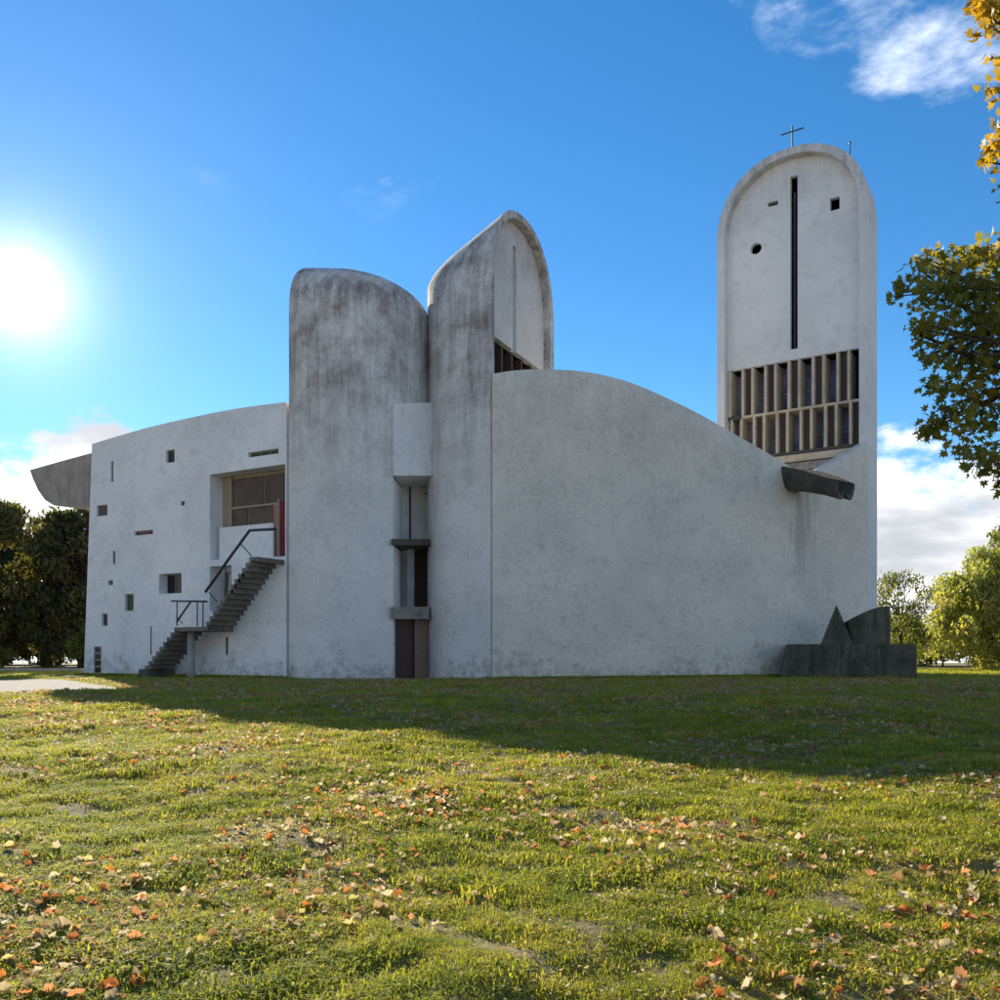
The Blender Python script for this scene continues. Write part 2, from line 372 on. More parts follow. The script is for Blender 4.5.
# gravel path arriving from the left, fading out at the chapel's corner
up = [(-220, 679), (0, 679.5), (60, 679), (92, 683), (110, 686), (129, 690.5)]
lo = [(-220, 697), (0, 695.5), (60, 694), (92, 693), (110, 692), (129, 691)]
PV = []; PF = []
nn = 60
for i in range(nn+1):
    xx = -220+349*i/nn; ya = interp(xx, up); yb = interp(xx, lo)
    for j in range(9):
        yy = ya+(yb-ya)*j/8; d = EYE*F/(yy-HY); X_ = (xx-CX)/F*d
        X_ += 0; PV.append((X_, d, float(ground_z(X_, d))+0.012))
for i in range(nn):
    for j in range(8): PF.append((i*9+j, (i+1)*9+j, (i+1)*9+j+1, i*9+j+1))
p = link('path', mesh('path', PV, PF, True), M['gravel']); p['kind'] = 'structure'; p['label'] = 'pale gravel path leading to the chapel corner'
def in_path(x, y):
    px = CX+F*x/y; py = HY+F*EYE/np.maximum(y, 1)
    return (px < 130) & (py > np.interp(px, [q[0] for q in up], [q[1] for q in up])+0.4) & (py < np.interp(px, [q[0] for q in lo], [q[1] for q in lo])-0.4)

# ------------------------------------------------------------------ chapel
chapel = thing('chapel', 'white rough-rendered chapel with three rounded towers and curving walls', 'chapel', (0, 33, 0))
NW = Frame((-16.14, 35.0), (0.875, -0.484))                 # north wall, running right and nearer
def aw(x): return NW.a(x)
s_end = aw(286.3)
top_px = [(92, 444), (120, 435.5), (150, 427), (180, 420), (215, 412.5), (250, 406.5), (286.3, 402)]
poly = [(aw(83), -0.8), (s_end, -0.8)]
for i in range(25):
    x = 286.3+(92-286.3)*i/24; y = smooth_interp(x, top_px); a, zz = NW.at(x, y); poly.append((a, zz))
me = prism(poly, 1.3); xform(me, NW.mat(0, 0)); nwall = link('north_wall', me, M['wall_n'], chapel)
cutters = []
def rect_cut(fr, x0, x1, y0, y1, depth, slope=0.0, front=0.3):
    """pixel rectangle on a plane -> closed cutter; returns local rectangle"""
    a0 = fr.a(x0); a1 = fr.a(x1); xm = (x0+x1)/2; z1 = fr.at(xm, y0)[1]; z0 = fr.at(xm, y1)[1]
    dz = slope*(a1-a0)/2
    pl = [(a0, z0-dz), (a1, z0+dz), (a1, z1+dz), (a0, z1-dz)]
    return xform(prism(pl, depth+front, y0=-front), fr.mat(0, 0)), (a0, a1, z0, z1, pl)
wins = [  # x0,x1,y0,y1 (px), depth, glass, slope
    (110.6, 113.4, 461, 482, 0.35, 'glass', 0), (166, 174.5, 450, 462.5, 0.35, 'glass', 0), (248, 278.5, 450.5, 455.5, 0.40, 'glass_green', 0.0),
    (96.8, 107.4, 505, 516, 0.30, 'glass', 0), (181, 184.6, 501.3, 505.6, 0.25, 'glass', 0), (134.3, 153, 530.5, 535, 0.35, 'redglass', 0.0),
    (112.8, 115.3, 551, 564, 0.25, 'glass', 0), (108, 113, 580.5, 585, 0.22, 'glass', 0), (159, 181.5, 573.5, 593.5, 0.70, 'glass', 0),
    (125, 133.6, 594, 611, 0.35, 'glass_green', 0), (101.8, 107.5, 613.5, 626, 0.32, 'glass', 0), (93.6, 101, 646.5, 673, 0.25, 'glass', 0),
    (225, 228, 637, 655, 0.3, 'glass', 0), (209.8, 231.5, 566, 611, 0.75, 'black', 0)]
wl = []
wins = [tuple(w[:4])+((w[4]*0.45 if w[4] < 0.5 else w[4]*(0.62 if w[5] != 'black' else 1)),)+tuple(w[5:]) for w in wins]
for w in wins:
    c, q = rect_cut(NW, *w[:5], slope=w[6]); cutters.append(c); wl.append((w, q))
# the wide gallery opening: window above a parapet, door at the right end
a0, a1 = aw(209.8), aw(285.2)
zt0 = NW.at(215, 474)[1]; zb = NW.at(246, 557.5)[1]
c = xform(prism([(a0, zb), (a1, zb-0.05), (a1, zt0+0.02), (a0, zt0)], 1.0, y0=-0.3), NW.mat(0, 0)); cutters.append(c)
cut(nwall, cutters)
for w, q in wl:
    a0_, a1_, z0_, z1_, pl = q; dp = w[4]; lw = a1_-a0_; lh = z1_-z0_
    if w[5] == 'black':
        continue
    mm = box_me(a0_+0.002, a1_-0.002, dp-0.05, dp-0.012, z0_+0.002, z1_-0.002)
    win = link('window', xform(mm, NW.mat(0, 0)), M['frame'] if lw > 0.3 else M['iron'], chapel)
    npx = max(1, round(lw/0.42)); nz_ = max(1, round(lh/0.45)); b = 0.035 if lw > 0.2 else 0.015
    if w[5] == 'redglass': npx = 2
    if abs(w[0]-93.6) < .1: npx, nz_ = 1, 4
    if abs(w[0]-159) < .1: npx, nz_ = 2, 1
    for i in range(npx):
        for j in range(nz_):
            u0 = a0_+lw*i/npx+b; u1 = a0_+lw*(i+1)/npx-b; v0 = z0_+lh*j/nz_+b; v1 = z0_+lh*(j+1)/nz_-b
            gm = w[5]
            if gm == 'redglass' and i == 0: gm = 'glass'
            link('pane', xform(box_me(u0, u1, dp-0.075, dp-0.045, v0, v1), NW.mat(0, 0)), M[gm], win)
# gallery: pane wall set back, parapet, red door
zs = NW.at(246, 524)[1]; ad = aw(268.5)
gw = link('gallery_window', xform(box_me(a0+0.004, ad+0.45, 0.60, 0.64, zs-0.1, zt0-0.01), NW.mat(0, 0)), M['frame'], chapel)
zm = NW.at(246, 503.5)[1]
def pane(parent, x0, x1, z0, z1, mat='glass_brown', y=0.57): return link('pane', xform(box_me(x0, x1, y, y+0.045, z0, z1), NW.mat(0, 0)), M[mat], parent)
w0, w1 = aw(221), ad+0.42
sp1 = w0+(w1-w0)*0.55; sp2 = w0+(w1-w0)*0.27
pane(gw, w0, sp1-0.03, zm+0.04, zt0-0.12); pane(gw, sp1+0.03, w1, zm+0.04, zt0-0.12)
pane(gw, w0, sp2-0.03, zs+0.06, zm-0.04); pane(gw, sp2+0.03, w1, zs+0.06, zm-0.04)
link('mullion', xform(box_me(w0-0.10, w0-0.03, 0.51, 0.60, zs, zt0-0.03), NW.mat(0, 0)), M['frame'], gw)
link('mullion', xform(box_me(w0-0.02, w1+0.2, 0.51, 0.60, zm-0.035, zm+0.035), NW.mat(0, 0)), M['frame'], gw)
link('parapet', xform(box_me(aw(214.5), ad, 0.22, 0.46, zb-0.01, zs, 0.01), NW.mat(0, 0)), M['wall_n'], chapel)
door = link('door', xform(box_me(ad+0.44, a1-0.03, 0.10, 0.17, zb+0.0, NW.at(277, 500)[1]), NW.mat(0, 0)), M['red'], chapel)
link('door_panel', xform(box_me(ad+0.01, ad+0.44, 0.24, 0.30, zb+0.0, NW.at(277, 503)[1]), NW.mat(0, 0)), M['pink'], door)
link('jamb', xform(box_me(ad+0.38, ad+0.43, 0.03, 0.24, zb-0.02, NW.at(277, 499)[1]), NW.mat(0, 0)), M['frame'], door)
link('niche_panel', xform(box_me(aw(209.8)+0.01, aw(231.5)-0.01, 0.66, 0.74, NW.at(220, 611)[1]+.01, NW.at(220, 566)[1]-0.01), NW.mat(0, 0)), M['wall_n'], chapel)
link('pillar', xform(box_me(aw(219.5), aw(224), 0.08, 0.22, NW.at(220, 611)[1], NW.at(220, 566)[1]+0.0), NW.mat(0, 0)), M['conc'], chapel)
link('lintel', xform(box_me(aw(222), aw(231.5), 0.05, 0.3, NW.at(220, 573)[1], NW.at(220, 567)[1]), NW.mat(0, 0)), M['conc'], chapel)
# the two walls nobody sees from the lawn, closing the room
def slab(name, p0, p1, th, z0, z1, mat):
    p0 = Vector(p0); p1 = Vector(p1); u = (p1-p0).normalized(); n_ = Vector((-u.y, u.x))*th
    b = [p0, p1, p1+n_, p0+n_]; V = [(q.x, q.y, z0) for q in b]+[(q.x, q.y, z1) for q in b]
    me = mesh(name, V, [(0, 3, 2, 1), (4, 5, 6, 7), (0, 1, 5, 4), (1, 2, 6, 5), (2, 3, 7, 6), (3, 0, 4, 7)]); fix_normals(me)
    return link(name, me, mat, chapel)
NE = NW.pt(0.25, 0, -1.3); SE = NW.pt(0.9, 0, -17.0)
slab('east_wall', (NE.x, NE.y), (SE.x, SE.y), -0.8, -0.6, 7.4, M['wall_n'])
slab('south_wall', (SE.x, SE.y), (15.6, 42.2), 0.8, -0.6, 8.6, M['wall_n'])

# roof: thick upturned shell, overhanging at the east end
prof_px = [(96, 452.5), (88, 454), (60, 461.5), (30, 470), (33, 479), (38, 490), (45, 500), (54, 505.5), (70, 507), (88, 508), (96, 509)]
base = []
for x, y in prof_px:
    a, zz = NW.at(x, y, -0.35); base.append((a, zz))
secs = []
for k, (bk, sc, lift) in enumerate(((0.35, 1.0, 0.0), (4.0, 1.12, 0.25), (9.0, 1.25, 0.7), (16.0, 1.4, 1.6), (19.0, 1.35, 2.2))):
    pts = []
    for a, zz in base: pts.append(NW.pt(0.55+(a-0.55)*sc, 7.6+(zz-7.6)*(1+0.12*k)+lift, -bk))
    # carry the shell over the nave to the west wall
    last_t = pts[0]; last_b = pts[-1]
    L_ = [NW.pt(0.55+q, 0, -bk) for q in (4.0, 8.5)] if bk > 1 else []
    secs.append(pts)
V = [p for s_ in secs for p in s_]; n_ = len(base); Fc = []
for i in range(len(secs)-1):
    for j in range(n_): j2 = (j+1) % n_; Fc.append((i*n_+j, i*n_+j2, (i+1)*n_+j2, (i+1)*n_+j))
Fc.append(tuple(range(n_))); Fc.append(tuple(range((len(secs)-1)*n_, len(secs)*n_))[::-1])
me = mesh('roof', V, Fc); fix_normals(me); link('roof_overhang', me, M['roof'], chapel)
RV = []; RF = []
for i in range(13):
    for j in range(9):
        fx = i/12; fy = j/8
        pa = NW.pt(0.3, 0, -1.31-fy*15.4); pb = Vector((13.8, 33.9)) if j == 0 else Vector((14.4+fy*1.0, 35.0+fy*6.6))
        if j == 0: pb = Vector((-1.2, 31.6))
        elif j == 1: pb = Vector((6.5, 33.5))
        q = Vector((pa.x, pa.y))*(1-fx)+pb*fx
        RV.append((q.x, q.y, 8.35-1.3*math.sin(math.pi*fx)*0.6+1.3*fy*(1-fx)-fx*1.7))
for i in range(12):
    for j in range(8): RF.append((i*9+j, (i+1)*9+j, (i+1)*9+j+1, i*9+j+1))
link('roof_shell', mesh('roof_shell', RV, RF, True), M['roof'], chapel)

# ---- towers: horseshoe plan, quarter-domed hood, flat front set back inside the rim
def tower(name, corner, u, back, Wd, t0, Dp, zs, za, k, pw, mat, rim=0.22, rec=0.35, z0=-0.8, face=None, facez=None, split=None, shed=None):
    u = Vector(u).normalized(); b = Vector(back).normalized(); C = Vector(corner)+u*Wd
    def W3(a, t, z): q = C+u*a+b*t; return Vector((q.x, q.y, z))
    out = []
    for i in range(4): out.append((-Wd, t0*i/4))
    for i in range(33):
        th = math.pi*i/32; out.append((-Wd*math.cos(th), t0+Dp*math.sin(th)))
    for i in range(3, -1, -1): out.append((Wd, t0*i/4))
    keep = lambda j, z: True
    lev0 = [z0+(zs-z0)*q/6 for q in range(0, 7)]
    if split is not None:                 # leave the wall open right of a pixel column, below a height (doorway)
        spx, sz = split; pxs = [CX+F*W3(a, t, 0).x/W3(a, t, 0).y for a, t in out]
        k_ = next(i for i in range(len(out)) if pxs[i] > spx); q_ = (spx-pxs[k_-1])/(pxs[k_]-pxs[k_-1])
        out.insert(k_, tuple(out[k_-1][c_]*(1-q_)+out[k_][c_]*q_ for c_ in (0, 1)))
        kend = k_+1+int(np.argmax(pxs[k_:]))
        for j_ in range(k_+1, kend): q_ = (j_-k_)/(kend-k_); out[j_] = tuple(0.65*out[j_][c_]+0.35*(out[k_][c_]*(1-q_)+out[kend][c_]*q_) for c_ in (0, 1))
        keep = lambda j, z: not (k_ <= j < kend and z < sz); lev0 = sorted(lev0+[sz])
        globals()['SPLIT_PT'] = W3(*out[k_], 0)
    Mo = len(out); V = []; Fc = []
    def topz(r, t, p_=pw): return zs+(za-k*t-zs)*max(0.0, 1-r**p_)**(1/p_)
    lev = lev0 if not shed else [z0+(zs-2.4-z0)*q/6 for q in range(7)]
    for zl in lev:
        for a, t in out: V.append(W3(a, t, zl))
    rs = [math.cos(math.pi/2*q/20) for q in range(1, 21)]; rs[-1] = 0.0
    def shedz(a, t, r, tj):        # barrel roof sloping down to the back, its edge rounded over
        w_ = 0 if tj <= t0 else min(1.0, 1.6*(tj-t0)/Dp); q = max(0.0, (r-0.72)/0.28)
        return zs+(za-zs)*max(0.0, 1-abs(a/Wd)**pw)**(1/pw)-k*t-shed*w_*(1-math.sqrt(max(0.0, 1-q*q)))
    rings = ([1.0]+rs) if shed else rs
    for r in rings:
        for a, t in out:
            tt = t if t <= t0 else t0+r*(t-t0); V.append(W3(r*a, tt, shedz(r*a, tt, r, t) if shed else topz(r, tt)))
    nr = len(lev)+len(rings)
    for i in range(nr-1):
        for j in range(Mo-1):
            if i >= len(lev)-1 or keep(j, (lev[i]+lev[i+1])/2): Fc.append((i*Mo+j, i*Mo+j+1, (i+1)*Mo+j+1, (i+1)*Mo+j))
    # front rim
    arch = [(-Wd, z0)]+[(-Wd*r, topz(r, 0)) for r in [1.0]+rs]+[(Wd*r, topz(r, 0)) for r in (rs[:-1][::-1]+[1.0])]+[(Wd, z0)]
    Wi = Wd-rim
    def inner(rs_): return zs+(za-rim*0.9-zs)*max(0.0, 1-rs_**pw)**(1/pw)
    arin = [(-Wi, z0)]+[(-Wi*r, inner(r)) for r in [1.0]+rs]+[(Wi*r, inner(r)) for r in (rs[:-1][::-1]+[1.0])]+[(Wi, z0)]
    b0 = len(V); na = len(arch)
    V += [W3(a, 0, z) for a, z in arch]; V += [W3(a, 0.0, z) for a, z in arin]; V += [W3(a, rec+0.25, z) for a, z in arin]
    for i in range(na-1):
        Fc.append((b0+i, b0+i+1, b0+na+i+1, b0+na+i)); Fc.append((b0+na+i, b0+na+i+1, b0+2*na+i+1, b0+2*na+i))
    me = mesh(name, V, Fc)
    bm = bmesh.new(); bm.from_mesh(me); bmesh.ops.remove_doubles(bm, verts=bm.verts, dist=0.001); bmesh.ops.recalc_face_normals(bm, faces=bm.faces); bm.to_mesh(me); bm.free()
    me.polygons.foreach_set('use_smooth', [True]*len(me.polygons)); me.set_sharp_from_angle(angle=R(38))
    o = link(name, me, mat, chapel)
    if face is not None:
        fr = Frame((W3(0, rec, 0).x, W3(0, rec, 0).y), u)
        pl = [(a*0.9995, z-0.001) for a, z in arin if True]
        pl[0] = (pl[0][0], facez); pl[-1] = (pl[-1][0], facez)
        fo = link('tower_face', xform(prism(pl, 0.22), fr.mat(0, 0)), face, o)
        return o, fr, fo
    return o, None, None
UF = (0.447, 0.894)
# north-east of the pair (its flat front looks away)
t1, _, _ = tower('chapel_tower', (-7.02, 29.93), UF, (0.894, -0.447), 2.3, 1.3, 2.4, 12.0, 14.2, 0.22, 3.0, M['tower_n'], split=(393.2, 9.0), face=M['tower_n'], facez=-0.6)
# its twin, flat front turned to the right
t2, f2, fo2 = tower('chapel_tower', (-0.30, 29.0), UF, (-0.894, 0.447), 2.58, 1.05, 2.42, 12.8, 16.0, 0.52, 2.3, M['tower_n'], 0.26, 0.30, shed=0.5, face=M['face_n'], facez=6.0)
c = []
zb2 = 8.5
slot_a = f2.a(514.5)
c.append(xform(prism([(slot_a-0.13, 11.3), (slot_a+0.13, 11.3), (slot_a+0.13, 15.0), (slot_a-0.13, 15.0)], 0.17, y0=-0.05), f2.mat(0, 0)))
pw0 = f2.a(492.5); zz1 = f2.at(492.5, 335)[1]; pw1 = f2.a(543)
c.append(xform(prism([(pw0, 8.0), (pw1, 8.0), (pw1, zz1-0.06), (pw0, zz1-0.0)], 1.0, y0=-0.1), f2.mat(0, 0)))
cut(fo2, c)
# tall window under the front: fins with glass between
for i in range(6):
    q = pw0+0.12+(pw1-pw0-0.2)*i/5
    link('fin', xform(box_me(q-0.05, q+0.05, 0.10, 0.5, 8.0, zz1-0.08), f2.mat(0, 0)), M['door'], t2)
    if i < 5: link('pane', xform(box_me(q+0.06, q+(pw1-pw0-0.2)/5-0.06, 0.42, 0.45, 8.0, zz1-0.08), f2.mat(0, 0)), M['glass'], t2)

# main tower at the right
US = Vector((0.829, -0.559)); CS = Vector((11.99, 37.34))
t3, f3, fo3 = tower('tall_tower', CS-US*3.1, US, (0.559, 0.829), 3.1, 1.4, 3.0, 18.7, 21.85, 0.10, 2.15, M['tower_s'], 0.34, 0.42, face=M['tower_face'], facez=6.5)
c = []; 
def f3cut(x0, x1, y0, y1, dp, slope=0): return rect_cut(f3, x0, x1, y0, y1, dp, slope)[0]
c.append(f3cut(790.3, 797.6, 176, 349, 0.5))
c.append(f3cut(767.8, 778, 201.5, 205.8, 0.5)); c.append(f3cut(830, 839.6, 197.5, 210, 0.5))
ca, cz = f3.at(756, 248.5); c.append(xform(prism([(ca+0.24*math.cos(2*math.pi*i/20), cz+0.24*math.sin(2*math.pi*i/20)) for i in range(20)], 0.9, y0=-0.3), f3.mat(0, 0)))
la0, la1 = f3.a(728.6), f3.a(861.2); LZ0, LZ1, LZ2 = 9.25, 11.05, 13.15
c.append(xform(prism([(la0, LZ0), (la1, LZ0), (la1, LZ2), (la0, LZ2)], 1.0, y0=-0.3), f3.mat(0, 0)))
cut(fo3, c)
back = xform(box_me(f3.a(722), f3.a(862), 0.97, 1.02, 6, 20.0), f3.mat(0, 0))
link('interior_shade', back, M['black'], t3)  # added black sheet standing in for the shade inside the tower
sa = f3.a(794)
link('slot_frame', xform(box_me(sa-0.03, sa+0.03, 0.10, 0.14, 13.3, 20.2), f3.mat(0, 0)), M['iron'], t3)
# two rows of deep fins with glass and dark slots in turn
per = 0.985; fd = 0.62
fin_u = box_me(-0.055, 0.055, -0.10, 0.95, 0, LZ2-LZ1-0.10); fin_l = box_me(-0.055, 0.055, -0.10, 0.95, 0, LZ1-LZ0-0.12)
gl_u = box_me(-0.225, 0.225, 0.86, 0.89, 0, LZ2-LZ1-0.10); gl_l = box_me(-0.225, 0.225, 0.86, 0.89, 0, LZ1-LZ0-0.12)
shut_u = box_me(-0.155, 0.155, 0.20, 0.24, 0, LZ2-LZ1-0.10); shut_l = box_me(-0.155, 0.155, 0.20, 0.24, 0, LZ1-LZ0-0.12)
bar = box_me(-0.19, 0.19, 0.82, 0.86, -0.025, 0.025)
for fin_, gl_, zb_, off, hh in ((fin_u, gl_u, LZ1+0.05, 0.10, LZ2-LZ1), (fin_l, gl_l, LZ0+0.06, 0.10+per/2, LZ1-LZ0)):
    q = la0+off-per
    while q < la1+per:
        for fo_ in (0.0, 0.56):
            if la0+0.04 < q+fo_ < la1-0.03: link('fin', fin_, M['conc_fin'], t3, f3.mat(q+fo_, zb_))
        gc = q+0.28
        if la0+0.2 < gc < la1-0.2:
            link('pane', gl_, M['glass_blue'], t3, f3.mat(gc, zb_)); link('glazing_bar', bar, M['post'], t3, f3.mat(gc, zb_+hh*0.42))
        sc_ = q+0.56+(per-0.56)/2
        if la0+0.16 < sc_ < la1-0.16: link('shutter', shut_u if hh == LZ2-LZ1 else shut_l, M['door'], t3, f3.mat(sc_, zb_))
        q += per
link('slab', xform(box_me(la0+0.02, la1-0.01, -0.06, 0.95, LZ1-0.05, LZ1+0.05), f3.mat(0, 0)), M['conc_fin'], t3)
link('sill', xform(box_me(la0+0.3, la1-0.01, -0.14, 0.5, LZ0-0.06, LZ0+0.05), f3.mat(0, 0)), M['conc_dark'], t3)
link('sill', xform(box_me(la0+0.6, la1-0.3, -0.28, 0.3, LZ0-0.42, LZ0-0.14), f3.mat(0, 0)), M['conc_fin'], t3)
link('sill', xform(box_me(la0+1.2, la1-0.8, -0.40, 0.3, LZ0-0.80, LZ0-0.52), f3.mat(0, 0)), M['conc'], t3)
link('sill', xform(box_me(f3.a(729), f3.a(742), -0.1, 0.2, LZ1-0.10, LZ1+0.1), f3.mat(0, 0)), M['iron'], t3)
# cross and lightning rod
def px_on(fr, x, y, off=0): a, z = fr.at(x, y, off); return fr.pt(a, z, off)
cb = px_on(f3, 792.3, 148, -0.5); ct = px_on(f3, 792.3, 126, -0.5)
v1, fc1 = tube_data([cb-Vector((0, 0, 0.4)), ct], 0.03, 8); 
cm = px_on(f3, 792.3, 131.5, -0.5); ar = Vector((US.x, US.y, 0))*0.48
v2, fc2 = tube_data([cm-ar, cm+ar], 0.03, 8)
link('cross', join([(v1, fc1), (v2, fc2)]), M['iron'], t3)
lb = px_on(f3, 850, 150, -1.0)
link('lightning_rod', tube([lb-Vector((0, 0, 0.6)), lb+Vector((0, 0, 0.25)), lb+Vector((0, 0, 0.28)), lb+Vector((0, 0, 0.36))], [0.02, 0.02, 0.05, 0.03]), M['iron'], t3)

# ---- west wall: long bulging curtain with a swooping top
Q0 = Vector((-0.24, 28.93)); Q1 = Vector((14.52, 35.50)); ch = (Q1-Q0); cl = ch.length; cu = ch/cl; cn = Vector((cu.y, -cu.x))
def wplan(s): return Q0+ch*s+cn*(0.75*math.sin(math.pi*s)**1.0)
wtop = [(491, 373.5), (505, 371), (525, 369), (550, 368.7), (575, 369.8), (600, 373.5), (625, 380), (650, 389.5), (675, 401), (700, 413.5), (725, 427.5), (750, 442), (770, 453.5), (784, 462), (795, 468.5), (806, 472), (818, 469.5), (830, 463.5), (845, 455), (858, 447.5), (868, 442)]
NS = 120; WV = []; WF = []; lv = 14
for i in range(NS+1):
    s = i/NS; c0 = wplan(s); e = 1e-3; tg = (wplan(s+e)-wplan(s-e)).normalized(); nb = Vector((-tg.y, tg.x))
    px = CX+F*c0.x/c0.y; zt = zof(smooth_interp(px, wtop), c0.y)
    for j in range(lv+1): WV.append((c0.x, c0.y, -0.8+(zt-0.06+0.8)*j/lv))
    for dx, dz in ((0.03, -0.015), (0.09, 0.0), (0.5, 0.0), (0.56, -0.02), (0.6, -0.06)):
        WV.append((c0.x+nb.x*dx, c0.y+nb.y*dx, zt+dz))
    for j in range(3): WV.append((c0.x+nb.x*0.6, c0.y+nb.y*0.6, zt-0.06-(zt+0.74)*(j+1)/3))
rw = lv+1+5+3
for i in range(NS):
    for j in range(rw-1): WF.append((i*rw+j, (i+1)*rw+j, (i+1)*rw+j+1, i*rw+j+1))
WF.append(tuple(range(rw))); WF.append(tuple(range(NS*rw, NS*rw+rw))[::-1])
me = mesh('west_wall', WV, WF); fix_normals(me); me.polygons.foreach_set('use_smooth', [True]*len(me.polygons)); me.set_sharp_from_angle(angle=R(50))
link('west_wall', me, M['wall_w'], chapel)
# gargoyle: twin-barrelled trough sticking out of the dip
s_g = min((abs(CX+F*wplan(q/1000).x/wplan(q/1000).y-793.5), q/1000) for q in range(500, 950))[1]
gp = wplan(s_g); gn = Vector((0.40, -0.917))
pxg = CX+F*gp.x/gp.y
sec = []
for i in range(17):                      # outer W-shaped underside, then inner trough
    th = math.pi*i/8
    xx = -0.5+i/16; sec.append((xx, -0.36*abs(math.sin(math.pi*(i/8)))-0.05))
outer = [(-0.56, 0.12), (-0.56, -0.02)]+[(-0.54+1.08*i/16, -0.06-0.34*abs(math.sin(math.pi*i/8))**0.7) for i in range(17)]+[(0.56, -0.02), (0.56, 0.12)]
inner_ = [(0.47, 0.12), (0.47, -0.02)]+[(0.45-0.9*i/16, -0.02-0.24*abs(math.sin(math.pi*i/8))**0.7) for i in range(17)]+[(-0.47, -0.02), (-0.47, 0.12)]
sec = outer+inner_
GV = []; gside = Vector((-gn.y, gn.x))*-1
zg = zof(483, gp.y)+0.22
for k, (dist, sc, dz) in enumerate(((-0.8, 1.12, 0.22), (0.0, 1.12, 0.16), (0.9, 1.0, -0.12), (1.8, 0.86, -0.46), (2.55, 0.76, -0.80))):
    for a, z in sec:
        q = gp+gn*dist+gside*(a*sc); GV.append((q.x, q.y, zg+dz+z*sc*1.5))
ns = len(sec); GF = []
for k in range(4):
    for j in range(ns): j2 = (j+1) % ns; GF.append((k*ns+j, k*ns+j2, (k+1)*ns+j2, (k+1)*ns+j))
GF.append(tuple(range(ns))); GF.append(tuple(range(4*ns, 5*ns))[::-1])
me = mesh('gargoyle', GV, GF); fix_normals(me); link('gargoyle', me, M['conc_dark'], chapel)

# ---- entrance between the two towers
def quad_block(name, c4, back, mat, parent=chapel):
    """c4: four (px, py, depth) corners of the front, clockwise from top left; pushed straight back"""
    A = [P(*q) for q in c4]; bk = Vector((0, back, 0)); V = A+[a+bk for a in A]
    me = mesh(name, V, [(0, 1, 2, 3), (7, 6, 5, 4), (0, 4, 5, 1), (1, 5, 6, 2), (2, 6, 7, 3), (3, 7, 4, 0)]); fix_normals(me); return link(name, me, mat, parent)
def dep(x): return SPLIT_PT.y+(x-393.2)*(30.72-SPLIT_PT.y)/(431-393.2)
def eb(name, x0, x1, y0, y1, off, back, mat, parent=chapel, y0r=None, y1r=None):
    d0, d1 = dep(x0)-off, dep(x1)-off
    return quad_block(name, [(x0, y0, d0), (x1, y0 if y0r is None else y0r, d1), (x1, y1 if y1r is None else y1r, d1), (x0, y1, d0)], back, mat, parent)
eb('bridge_wall', 392.9, 431.5, 403.8, 475.5, 0.09, 2.4, M['wall_n'], y0r=402.5)  # depth stretched out of sight to roof the recess and keep sunlight out
eb('recess_panel', 396, 434, 470, 690, -1.7, 0.4, M['face_n'])
slab('recess_reveal', (SPLIT_PT.x-0.002, SPLIT_PT.y+0.01), (SPLIT_PT.x+0.1, SPLIT_PT.y+2.6), 0.25, -0.6, 6.6, M['wall_n'])
eb('slit_shade', 409.2, 411, 477, 540, -1.65, 0.03, M['iron'])  # dark strip drawn for the shade in a narrow slit
eb('balcony_slab', 391.2, 429.5, 539, 545, 0.10, 1.6, M['conc_dark'])
eb('pillar', 407, 414, 545.5, 607, -0.9, 0.2, M['post'])
eb('opening_shade', 414.2, 431, 545.5, 607, -1.55, 0.08, M['door'])  # dark panel stands in for the shade inside an opening
eb('lintel', 391, 429, 606.8, 619, 0.14, 1.7, M['conc'])
ed = eb('entrance_door', 393.8, 414.2, 619.4, 692, -0.35, 0.06, M['door'])
eb('door_leaf', 414.6, 430, 619.4, 692, -0.25, 0.06, M['door_l'], ed)

# ---- outside staircase along the north wall
stair = thing('exterior_staircase', 'dark concrete staircase with iron handrails climbing the white wall to the red door', 'staircase', NW.pt(aw(190), 0, 0.7))
O0, O1 = 0.12, 1.25
sb0 = NW.a(145, O1); sl0 = NW.a(178, O1); sl1 = NW.a(206, O1); st1 = NW.a(253, O1)
zl = NW.at(196, 627, O1)[1]; ztop = NW.at(258, 556.5, O1)[1]
def flight(s0, s1, z0, z1, n_):
    run = (s1-s0)/n_; rise = (z1-z0)/n_
    pl = [(0, -0.13), (0.11, -0.13), (0.11, rise-0.11), (run+0.11, rise-0.11), (run+0.11, rise), (0, rise)]
    pl = [(0, -0.11), (0.10, -0.11), (0.10, rise-0.112), (run+0.0985, rise-0.112), (run+0.0985, rise-0.001), (0, rise-0.001)]
    me_ = prism(pl, O1-O0, 'step', -O1)
    for i in range(n_): link('step', me_, M['stair'], stair, NW.mat(s0+run*i, z0+rise*i))
flight(sb0, sl0, 0.26, zl, 9)
flight(sl1, st1, zl, ztop, 13)
link('landing', xform(box_me(sl0+0.002, sl1+0.10, -O1-0.01, -O0, zl-0.14, zl+0.004, 0.01), NW.mat(0, 0)), M['stair'], stair)
link('plinth', xform(box_me(sb0-0.30, sb0+0.18, -O1-0.03, -O0+0.03, -0.5, 0.30, 0.02), NW.mat(0, 0)), M['conc_dark'], stair)
link('landing', xform(box_me(st1+0.10, s_end-0.08, -O1, -0.01, ztop-0.16, ztop-0.002, 0.01), NW.mat(0, 0)), M['stair'], stair)
ca_ = NW.a(191, 0.75)
link('column', tube([NW.pt(ca_, -0.5, 0.75), NW.pt(ca_, zl-0.14, 0.75)], 0.13, 16), M['post'], stair)
def rail(name, pts, r=0.03):
    link(name, tube([NW.pt(NW.a(x, o), NW.at(x, y, o)[1], o) for x, y, o in pts], r, 8), M['iron'], stair)
rail('handrail', [(171.5, 601, O1), (207, 601.5, O1)], 0.035)
